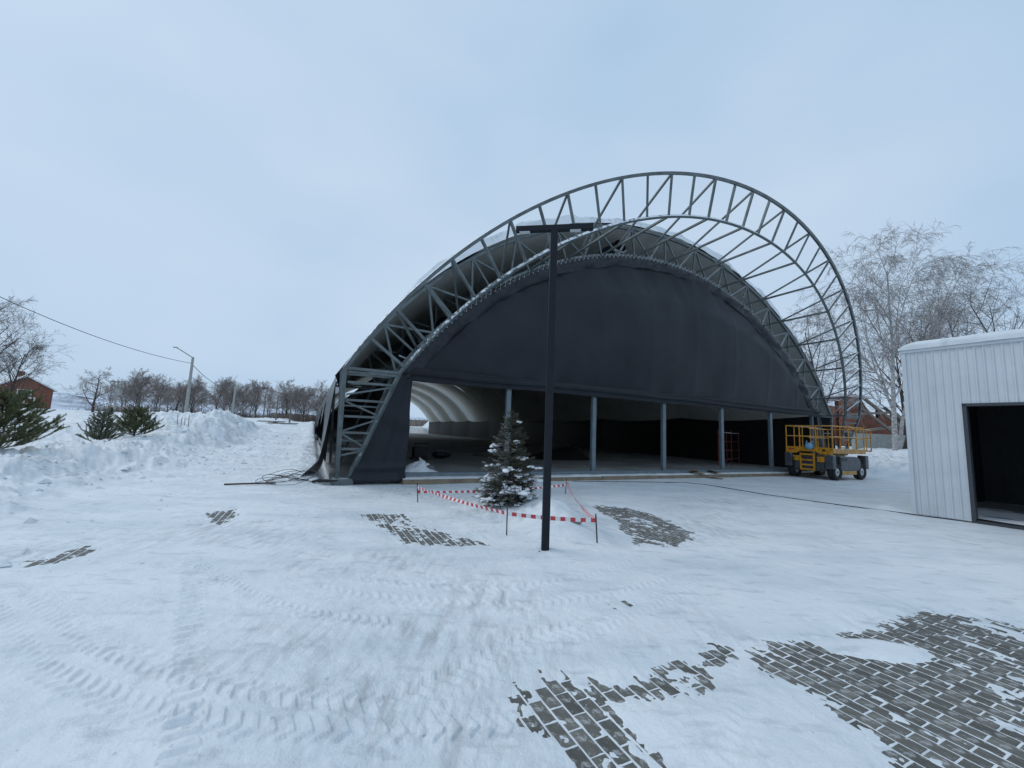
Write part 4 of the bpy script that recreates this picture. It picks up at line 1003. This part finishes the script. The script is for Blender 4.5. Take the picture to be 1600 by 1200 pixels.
# ------------------------------------------------------------------ people
def person(x_, y_, rz, top, label, legs):
    z0 = tz(x_, y_); o = empty('person', (x_, y_, z0), rz); tag(o, label, 'person')
    J = dict(pel=(0, 0, 0.95), ch=(0, 0.03, 1.25), nk=(0, 0.05, 1.48), hd=(0, 0.07, 1.62), ht=(0, 0.07, 1.74), lk=(-0.12, 0.05, 0.52), lf=(-0.13, -0.02, 0.08), lt=(-0.13, 0.14, 0.04), rk=(0.12, 0.16, 0.54), rf=(0.13, 0.10, 0.08), rt=(0.13, 0.26, 0.04),
             ls=(-0.20, 0.04, 1.42), le=(-0.27, 0.02, 1.14), lw=(-0.25, 0.14, 0.92), rs=(0.20, 0.04, 1.42), re=(0.27, 0.0, 1.14), rw=(0.26, 0.10, 0.90))
    rad = dict(pel=.17, ch=.18, nk=.075, hd=.105, ht=.09, lk=.085, lf=.06, lt=.05, rk=.085, rf=.06, rt=.05, ls=.095, le=.065, lw=.05, rs=.095, re=.065, rw=.05)
    E_ = [('pel', 'ch'), ('ch', 'nk'), ('nk', 'hd'), ('hd', 'ht'), ('pel', 'lk'), ('lk', 'lf'), ('lf', 'lt'), ('pel', 'rk'), ('rk', 'rf'), ('rf', 'rt'), ('ch', 'ls'), ('ls', 'le'), ('le', 'lw'), ('ch', 'rs'), ('rs', 're'), ('re', 'rw')]
    ks = list(J); me = bpy.data.meshes.new('body'); me.from_pydata([J[k] for k in ks], [(ks.index(a), ks.index(b)) for a, b in E_], []); me.update()
    b_ = put('body', me, o)
    sk = b_.modifiers.new('skin', 'SKIN')
    for i, k in enumerate(ks):
        v_ = me.skin_vertices[0].data[i]; v_.radius = (rad[k], rad[k]); v_.use_root = (k == 'pel')
    sb = b_.modifiers.new('sub', 'SUBSURF'); sb.levels = 1; sb.render_levels = 1
    mt = bpy.data.materials.new('clothes'); mt.use_nodes = True; t = mt.node_tree; p_ = t.nodes['Principled BSDF']; p_.inputs['Roughness'].default_value = 0.9
    tcn = t.nodes.new('ShaderNodeTexCoord'); sx = t.nodes.new('ShaderNodeSeparateXYZ'); rp = t.nodes.new('ShaderNodeValToRGB'); dv = t.nodes.new('ShaderNodeMath'); dv.operation = 'DIVIDE'; dv.inputs[1].default_value = 1.8
    t.links.new(tcn.outputs['Object'], sx.inputs[0]); t.links.new(sx.outputs['Z'], dv.inputs[0]); t.links.new(dv.outputs[0], rp.inputs['Fac']); t.links.new(rp.outputs['Color'], p_.inputs['Base Color'])
    rp.color_ramp.interpolation = 'CONSTANT'; e = rp.color_ramp.elements; e[0].position = 0; e[0].color = (*legs, 1); e[1].position = 0.52; e[1].color = (*top, 1)
    q = e.new(0.845); q.color = (0.42, 0.26, 0.19, 1); q = e.new(0.93); q.color = (0.015, 0.015, 0.02, 1)
    me.materials.append(mt)
person(-39.3, 40.0, 2.6, (0.012, 0.013, 0.017), 'person in black jacket and ochre trousers walking beyond the bank', (0.25, 0.16, 0.03))
person(-37.9, 40.0, 2.2, (0.05, 0.055, 0.065), 'person in dark grey jacket walking beyond the bank', (0.02, 0.02, 0.025))

# ------------------------------------------------------------------ bare trees
def bare_tree(name, H, seed, spread=0.55, droop=0.0, levels=4, rt=0.16, twigs=1.0, mt_t='bark_dark', mt_w='twig_dark', thin=1.0, lean=(0, 0), upright=0.35, first=0.22):
    rnd = random.Random(seed); o = empty(name); tk = MB(); tw = MB()
    def branch(p, d, L, r, lv):
        n = 5 if lv == 0 else (4 if lv < 3 else 3); pts = [p.copy()]; rs = [r]; q = p.copy(); dd = d.copy()
        for i in range(n):
            jit = 0.10 if lv == 0 else 0.22
            dd = (dd + Vector((rnd.uniform(-jit, jit), rnd.uniform(-jit, jit), rnd.uniform(-jit, jit) * 0.5)) + Vector((0, 0, (upright * 0.12 if lv < 2 else 0) - droop * (0.10 * lv if lv > 1 else 0)))).normalized()
            q = q + dd * (L / n); pts.append(q.copy()); rs.append(max(r * (1 - 0.80 * (i + 1) / n), 0.0042 * thin))
        if lv <= 1: tk.tube(pts, rs, 7 if lv == 0 else 5, lv == 0)
        else: tw.tube(pts, rs, 3, False)
        if lv >= levels: return
        nc = [14, 9, 7, 5, 4][lv]; nc = int(nc * (twigs if lv > 0 else 1) + rnd.random())
        for c in range(nc):
            t = (first + (1 - first) * (c + rnd.random()) / nc) if lv == 0 else rnd.uniform(0.15, 1.0)
            i = min(n - 1, int(t * n)); bp = pts[i].lerp(pts[i + 1], t * n - i); ax = (pts[i + 1] - pts[i]).normalized()
            g = rnd.uniform(0, 2 * math.pi) if lv else c * 2.4 + rnd.uniform(-0.5, 0.5)
            a = ax.orthogonal().normalized(); b = ax.cross(a); an = rnd.uniform(0.45, 1.0) * (spread / 0.55)
            nd_ = (ax * math.cos(an) + (a * math.cos(g) + b * math.sin(g)) * math.sin(an)).normalized()
            l2 = L * (0.62 * (1.15 - 0.75 * t) if lv == 0 else rnd.uniform(0.32, 0.58)); r2 = max(rs[i] * (0.55 if lv else 0.5), 0.0045 * thin)
            branch(bp, nd_, l2, r2, lv + 1)
    branch(Vector((0, 0, -0.3)), Vector((lean[0], lean[1], 1)).normalized(), H, rt, 0)
    a_ = tk.build('trunk', M[mt_t], o); b_ = tw.build('crown', M[mt_w], o); b_['kind'] = 'stuff'
    return o
def place(o, x_, y_, rz=0.0, s=1.0, z=None):
    o.location = (x_, y_, tz(x_, y_) if z is None else z); o.rotation_euler = (0, 0, rz); o.scale = (s, s, s); return o
t = bare_tree('birch_tree', 14.6, 4, 0.40, 0.9, 4, 0.19, 1.1, 'birch', 'twig_grey', 1.5, (0.01, 0), 1.2, 0.16); place(t, 30.3, 32.0); tag(t, 'tall frosted birch with pale trunk right of the arch', 'tree')
t = bare_tree('birch_tree', 13.6, 9, 0.36, 0.9, 4, 0.15, 0.9, 'birch', 'twig_grey', 1.5, (0.17, 0.0), 0.9, 0.25); place(t, 32.0, 33.5); tag(t, 'slender birch leaning right beside the tallest birch', 'tree')
t = bare_tree('birch_tree', 11.0, 12, 0.5, 0.7, 4, 0.16, 0.95, 'bark_dark', 'twig_grey', 1.5, (-0.10, 0), 0.6, 0.14); place(t, 29.0, 37.0); tag(t, 'frosted tree seen through the right side of the arch', 'tree')
t = bare_tree('birch_tree', 10.0, 14, 0.5, 0.5, 4, 0.14, 0.95, 'bark_dark', 'twig_grey', 1.5, (-0.05, 0), 0.6, 0.12); place(t, 25.8, 38.5); tag(t, 'lower frosted tree behind the right haunch of the arch', 'tree')
t = bare_tree('bare_tree', 11.5, 15, 0.5, 0.0, 4, 0.17, 0.65, 'bark_dark', 'twig_dark', 1.3, (0.14, 0), 0.5, 0.2); place(t, 32.9, 34.0); tag(t, 'dark forked bare tree between the birches and the shed', 'tree')
t = bare_tree('bare_tree', 14.0, 18, 0.55, 0.0, 4, 0.20, 0.68, 'bark_dark', 'twig_dark', 1.5, (0.04, 0), 0.5, 0.2); place(t, 46.0, 40.0); tag(t, 'dark bare tree rising behind the shed roof corner', 'tree')
t = bare_tree('bare_tree', 17.0, 25, 0.55, 0.0, 4, 0.22, 0.72, 'bark_dark', 'twig_dark', 1.5, (0.03, 0), 0.5, 0.2); place(t, 53.0, 41.0); tag(t, 'tallest dark bare tree behind the shed roof', 'tree')
t = bare_tree('bare_tree', 11.5, 31, 0.55, 0.0, 4, 0.16, 0.6, 'bark_dark', 'twig_dark', 1.4, (-0.06, 0), 0.5, 0.16); place(t, 41.0, 42.0); tag(t, 'dark bare tree between birch and shed, farthest back', 'tree')
t = bare_tree('bare_tree', 12.0, 33, 0.52, 0.0, 4, 0.20, 0.8, 'bark_dark', 'twig_dark', 1.7, (0.05, 0), 0.5, 0.2); place(t, -60.3, 45.0); tag(t, 'tall bare tree cut by the left edge of the photo', 'tree')
t = bare_tree('bare_tree', 8.0, 35, 0.55, 0.0, 4, 0.16, 0.85, 'bark_dark', 'twig_dark', 1.8, (0.0, 0), 0.5, 0.16); place(t, -62.0, 50.0); tag(t, 'rounded bare tree left of the brick house', 'tree')
t = bare_tree('bare_tree', 6.8, 37, 0.8, 0.0, 4, 0.2, 0.75, 'bark_dark', 'twig_brown', 2.2, (0.0, 0), 0.2, 0.10); place(t, -72.0, 70.0); tag(t, 'low spreading orchard tree right of the brick house', 'tree')
# row of small trees beyond the field
base = [bare_tree('field_tree', 8.2, 50 + k, 0.52 + 0.05 * k, 0.0, 3, 0.15, 1.15, 'bark_dark', 'twig_brown', 4.2, (0, 0), 0.5, 0.10) for k in range(4)]
rnd = random.Random(8)
spots = [(-88, 96), (-85, 92), (-80, 97), (-77, 93), (-74.5, 95), (-72.5, 92), (-70, 96), (-66, 95), (-63.5, 93), (-61, 97), (-57, 101), (-54.5, 99), (-52.5, 103), (-50, 98), (-47.5, 104), (-45, 100), (-43.0, 105), (-95, 100), (-40, 108), (-36, 110), (-91, 104), (-68, 103)]
far_ = []
for k, (x_, y_) in enumerate(spots):
    t = base[k] if k < 4 else copy_tree(base[k % 4])
    place(t, x_, y_, rnd.uniform(0, 6), rnd.uniform(0.68, 1.0)); far_.append(t)
ORD = ['leftmost', 'second', 'third', 'fourth', 'fifth', 'sixth', 'seventh', 'eighth', 'ninth', 'tenth', 'eleventh', 'twelfth', 'thirteenth', 'fourteenth', 'fifteenth', 'sixteenth', 'seventeenth', 'eighteenth', 'nineteenth', 'twentieth', 'twenty-first', 'rightmost']
for k, t in enumerate(sorted(far_, key=lambda q: q.location.x / q.location.y)):
    tag(t, 'small brown leafless tree, %s in the row beyond the snowfield' % (ORD[k] if k in (0, 21) else ORD[k] + ' from the left'), 'tree', 'row of small trees beyond the snowfield')
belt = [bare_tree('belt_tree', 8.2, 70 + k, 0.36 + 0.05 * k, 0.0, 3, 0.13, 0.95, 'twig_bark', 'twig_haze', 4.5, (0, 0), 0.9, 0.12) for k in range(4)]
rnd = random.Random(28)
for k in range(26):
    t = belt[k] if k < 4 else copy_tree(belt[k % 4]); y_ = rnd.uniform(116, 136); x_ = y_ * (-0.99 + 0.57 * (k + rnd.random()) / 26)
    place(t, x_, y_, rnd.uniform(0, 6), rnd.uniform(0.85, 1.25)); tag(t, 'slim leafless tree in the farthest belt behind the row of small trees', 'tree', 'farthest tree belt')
# thicket under them
bm_ = MB(); rnd = random.Random(19)
for k in range(7000):
    t_ = rnd.random(); x_ = -100 + 68 * t_ + rnd.uniform(-3, 3); y_ = 98 + 10 * t_ + rnd.uniform(-5, 5); z_ = 1.2
    hgt = rnd.uniform(1.0, 3.4) * (0.6 + 0.4 * math.sin(t_ * 17) ** 2); bm_.tube([(x_, y_, z_), (x_ + rnd.uniform(-0.5, 0.5), y_, z_ + hgt)], [0.05, 0.015], 3, False)
o = bm_.build('thicket', M['brush']); tag(o, 'brown scrub thicket below the row of small trees', 'scrub', kind='stuff')

# ------------------------------------------------------------------ brick house at left
h_ = empty('brick_house', (-103.0, 84.0, tz(-103, 84) - 0.1), R(-26)); tag(h_, 'red brick house with snowy roof and chimney beyond the pines', 'house')
MB().box((-5, -4, 0), (5, 4, 4.0)).build('wall', M['brick'], h_)
s = MB(); s.v = [(5.0, -4, 4.0), (5.0, 4, 4.0), (5.0, 0, 6.4), (-5.0, -4, 4.0), (-5.0, 4, 4.0), (-5.0, 0, 6.4)]; s.f = [(0, 1, 2), (4, 3, 5), (3, 0, 2, 5), (1, 4, 5, 2)]; s.m = [0] * 4
s.build('gable', M['brick'], h_)
s = MB()
for sg in (-1, 1):
    a = [(-5.5, sg * 4.5, 3.72), (5.5, sg * 4.5, 3.72), (5.5, 0, 6.42), (-5.5, 0, 6.42)]; b = [(p[0], p[1], p[2] + 0.28) for p in a]
    n = len(s.v); s.v += a + b; s.f += [tuple(n + i for i in f) for f in ((0, 1, 2, 3), (4, 5, 6, 7), (0, 1, 5, 4), (1, 2, 6, 5), (2, 3, 7, 6), (3, 0, 4, 7))]; s.m += [0] * 6
rf = s.build('roof', M['snow'], h_)
MB().box((1.2, -0.5, 5.8), (2.1, 0.4, 7.6)).build('chimney', M['brick'], rf)
for x_, z_ in ((-2.5, 1.6), (2.0, 1.6)):
    wd_ = MB().box((x_ - 0.7, -4.06, z_), (x_ + 0.7, -4.0, z_ + 1.5)).build('window', M['white'], h_); MB().box((x_ - 0.58, -4.08, z_ + 0.1), (x_ + 0.58, -4.065, z_ + 1.4)).build('pane', M['glass'], wd_)
wd_ = MB().box((5.0, -1.0, 2.7), (5.06, 1.0, 3.8)).build('window', M['white'], h_); MB().box((5.07, -0.85, 2.8), (5.08, 0.85, 3.7)).build('pane', M['glass'], wd_)
pc = empty('porch', (6.2, -1.0, 0), 0, h_)
MB().box((-1.2, -2.0, 2.0), (1.2, 2.0, 2.25)).build('porch_roof', M['snow'], pc)
for y_ in (-1.9, -0.6, 0.6, 1.9): MB().box((1.02, y_ - 0.08, 0), (1.18, y_ + 0.08, 2.0)).build('porch_post', M['white'], pc)
for z_ in (0.5, 0.95): MB().box((1.06, -1.8, z_ - 0.05), (1.14, 1.8, z_ + 0.05)).build('railing', M['white'], pc)

# ------------------------------------------------------------------ ruined brick building right
rb_ = empty('ruined_brick_building', (43.5, 47.5, tz(43.5, 47.5) - 0.2), R(18)); tag(rb_, 'ruined red brick building with fallen snowy roof timbers behind the lift', 'building')
def bwall(x0, x1, top, y0=0.0):
    s = MB(); n_ = 14; r_ = random.Random(int(x0 * 10)); up_ = [(x0 + (x1 - x0) * i / n_, top(i / n_) + r_.uniform(-0.3, 0.2)) for i in range(n_ + 1)]
    k = len(up_); s.v = [(a, y0, 0) for a, _ in up_] + [(a, y0, b) for a, b in up_] + [(a, y0 + 0.4, 0) for a, _ in up_] + [(a, y0 + 0.4, b) for a, b in up_]
    for i in range(k - 1): s.f += [(i, i + 1, k + i + 1, k + i), (2 * k + i + 1, 2 * k + i, 3 * k + i, 3 * k + i + 1), (k + i, k + i + 1, 3 * k + i + 1, 3 * k + i)]; s.m += [0] * 3
    s.build('wall', M['brick_snow'], rb_)
bwall(-7, 0, lambda t: 5.2 + 1.3 * math.sin(t * 5)); bwall(0.0, 7.5, lambda t: 4.6 - 1.2 * t, 0.1)
bwall(-7, 7, lambda t: 5.5, 6.0)
for k, (a, b) in enumerate((((-6, -0.6, 5.5), (1.5, -1.5, 1.0)), ((-3.5, -0.5, 5.8), (4.0, -2.0, 0.6)), ((0, -0.4, 5.0), (6, -1.6, 0.5)), ((-7, -0.5, 3.8), (0.5, -1.2, 4.4)), ((2.0, -0.4, 4.4), (5.5, -1.8, 0.4)), ((-5, -0.6, 2.0), (2.5, -1.4, 3.0)))):
    MB().bar(a, b, 0.26).build('fallen_timber', M['timber'], rb_)
MB().box((-7.3, -0.3, 5.9), (-1.5, 6.4, 6.15)).build('roof_remnant', M['snow'], rb_)
gw = MB().box((-5, -0.15, -0.4), (6, 0.15, 1.25)).build('concrete_wall', M['conc'], None, loc=(34.0, 35.5, tz(34, 35.5)), rotz=R(12)); tag(gw, 'low grey concrete wall behind the birch trunk', 'wall')

# boards and fence far along the hangar
for k, (x_, y_, rz_, lb_) in enumerate(((-31.5, 56.0, 0.3, 'near stack of dark boards on the snow far along the hangar'), (-36.0, 61.0, 0.1, 'far stack of dark boards on the snow near the thin poles'))):
    o = empty('board_stack', (x_, y_, tz(x_, y_)), rz_); tag(o, lb_, 'boards')
    for q in range(4): MB().box((-1.8 + 0.2 * q, -0.5 + q * 0.25, 0.05 + 0.09 * (q % 2)), (1.6 + 0.15 * q, -0.28 + q * 0.25, 0.13 + 0.09 * (q % 2))).build('board', M['wood'], o)
fe = empty('board_fence', hz(9, LEN + 16, 0), TH); fe.location.z = tz(fe.location.x, fe.location.y) - 0.5; tag(fe, 'brown board fence seen through the far end of the hangar', 'fence')
for k in range(100): MB().box((-19 + k * 0.4, 0, 0), (-19 + k * 0.4 + 0.36, 0.05, 2.3 + 0.06 * ((k * 7) % 3))).build('board', M['fence'], fe)
print('objects', len(bpy.data.objects), 'tris', sum(sum(len(p.vertices) - 2 for p in me.polygons) if len(me.polygons) < 200000 else 2 * len(me.polygons) for me in bpy.data.meshes))
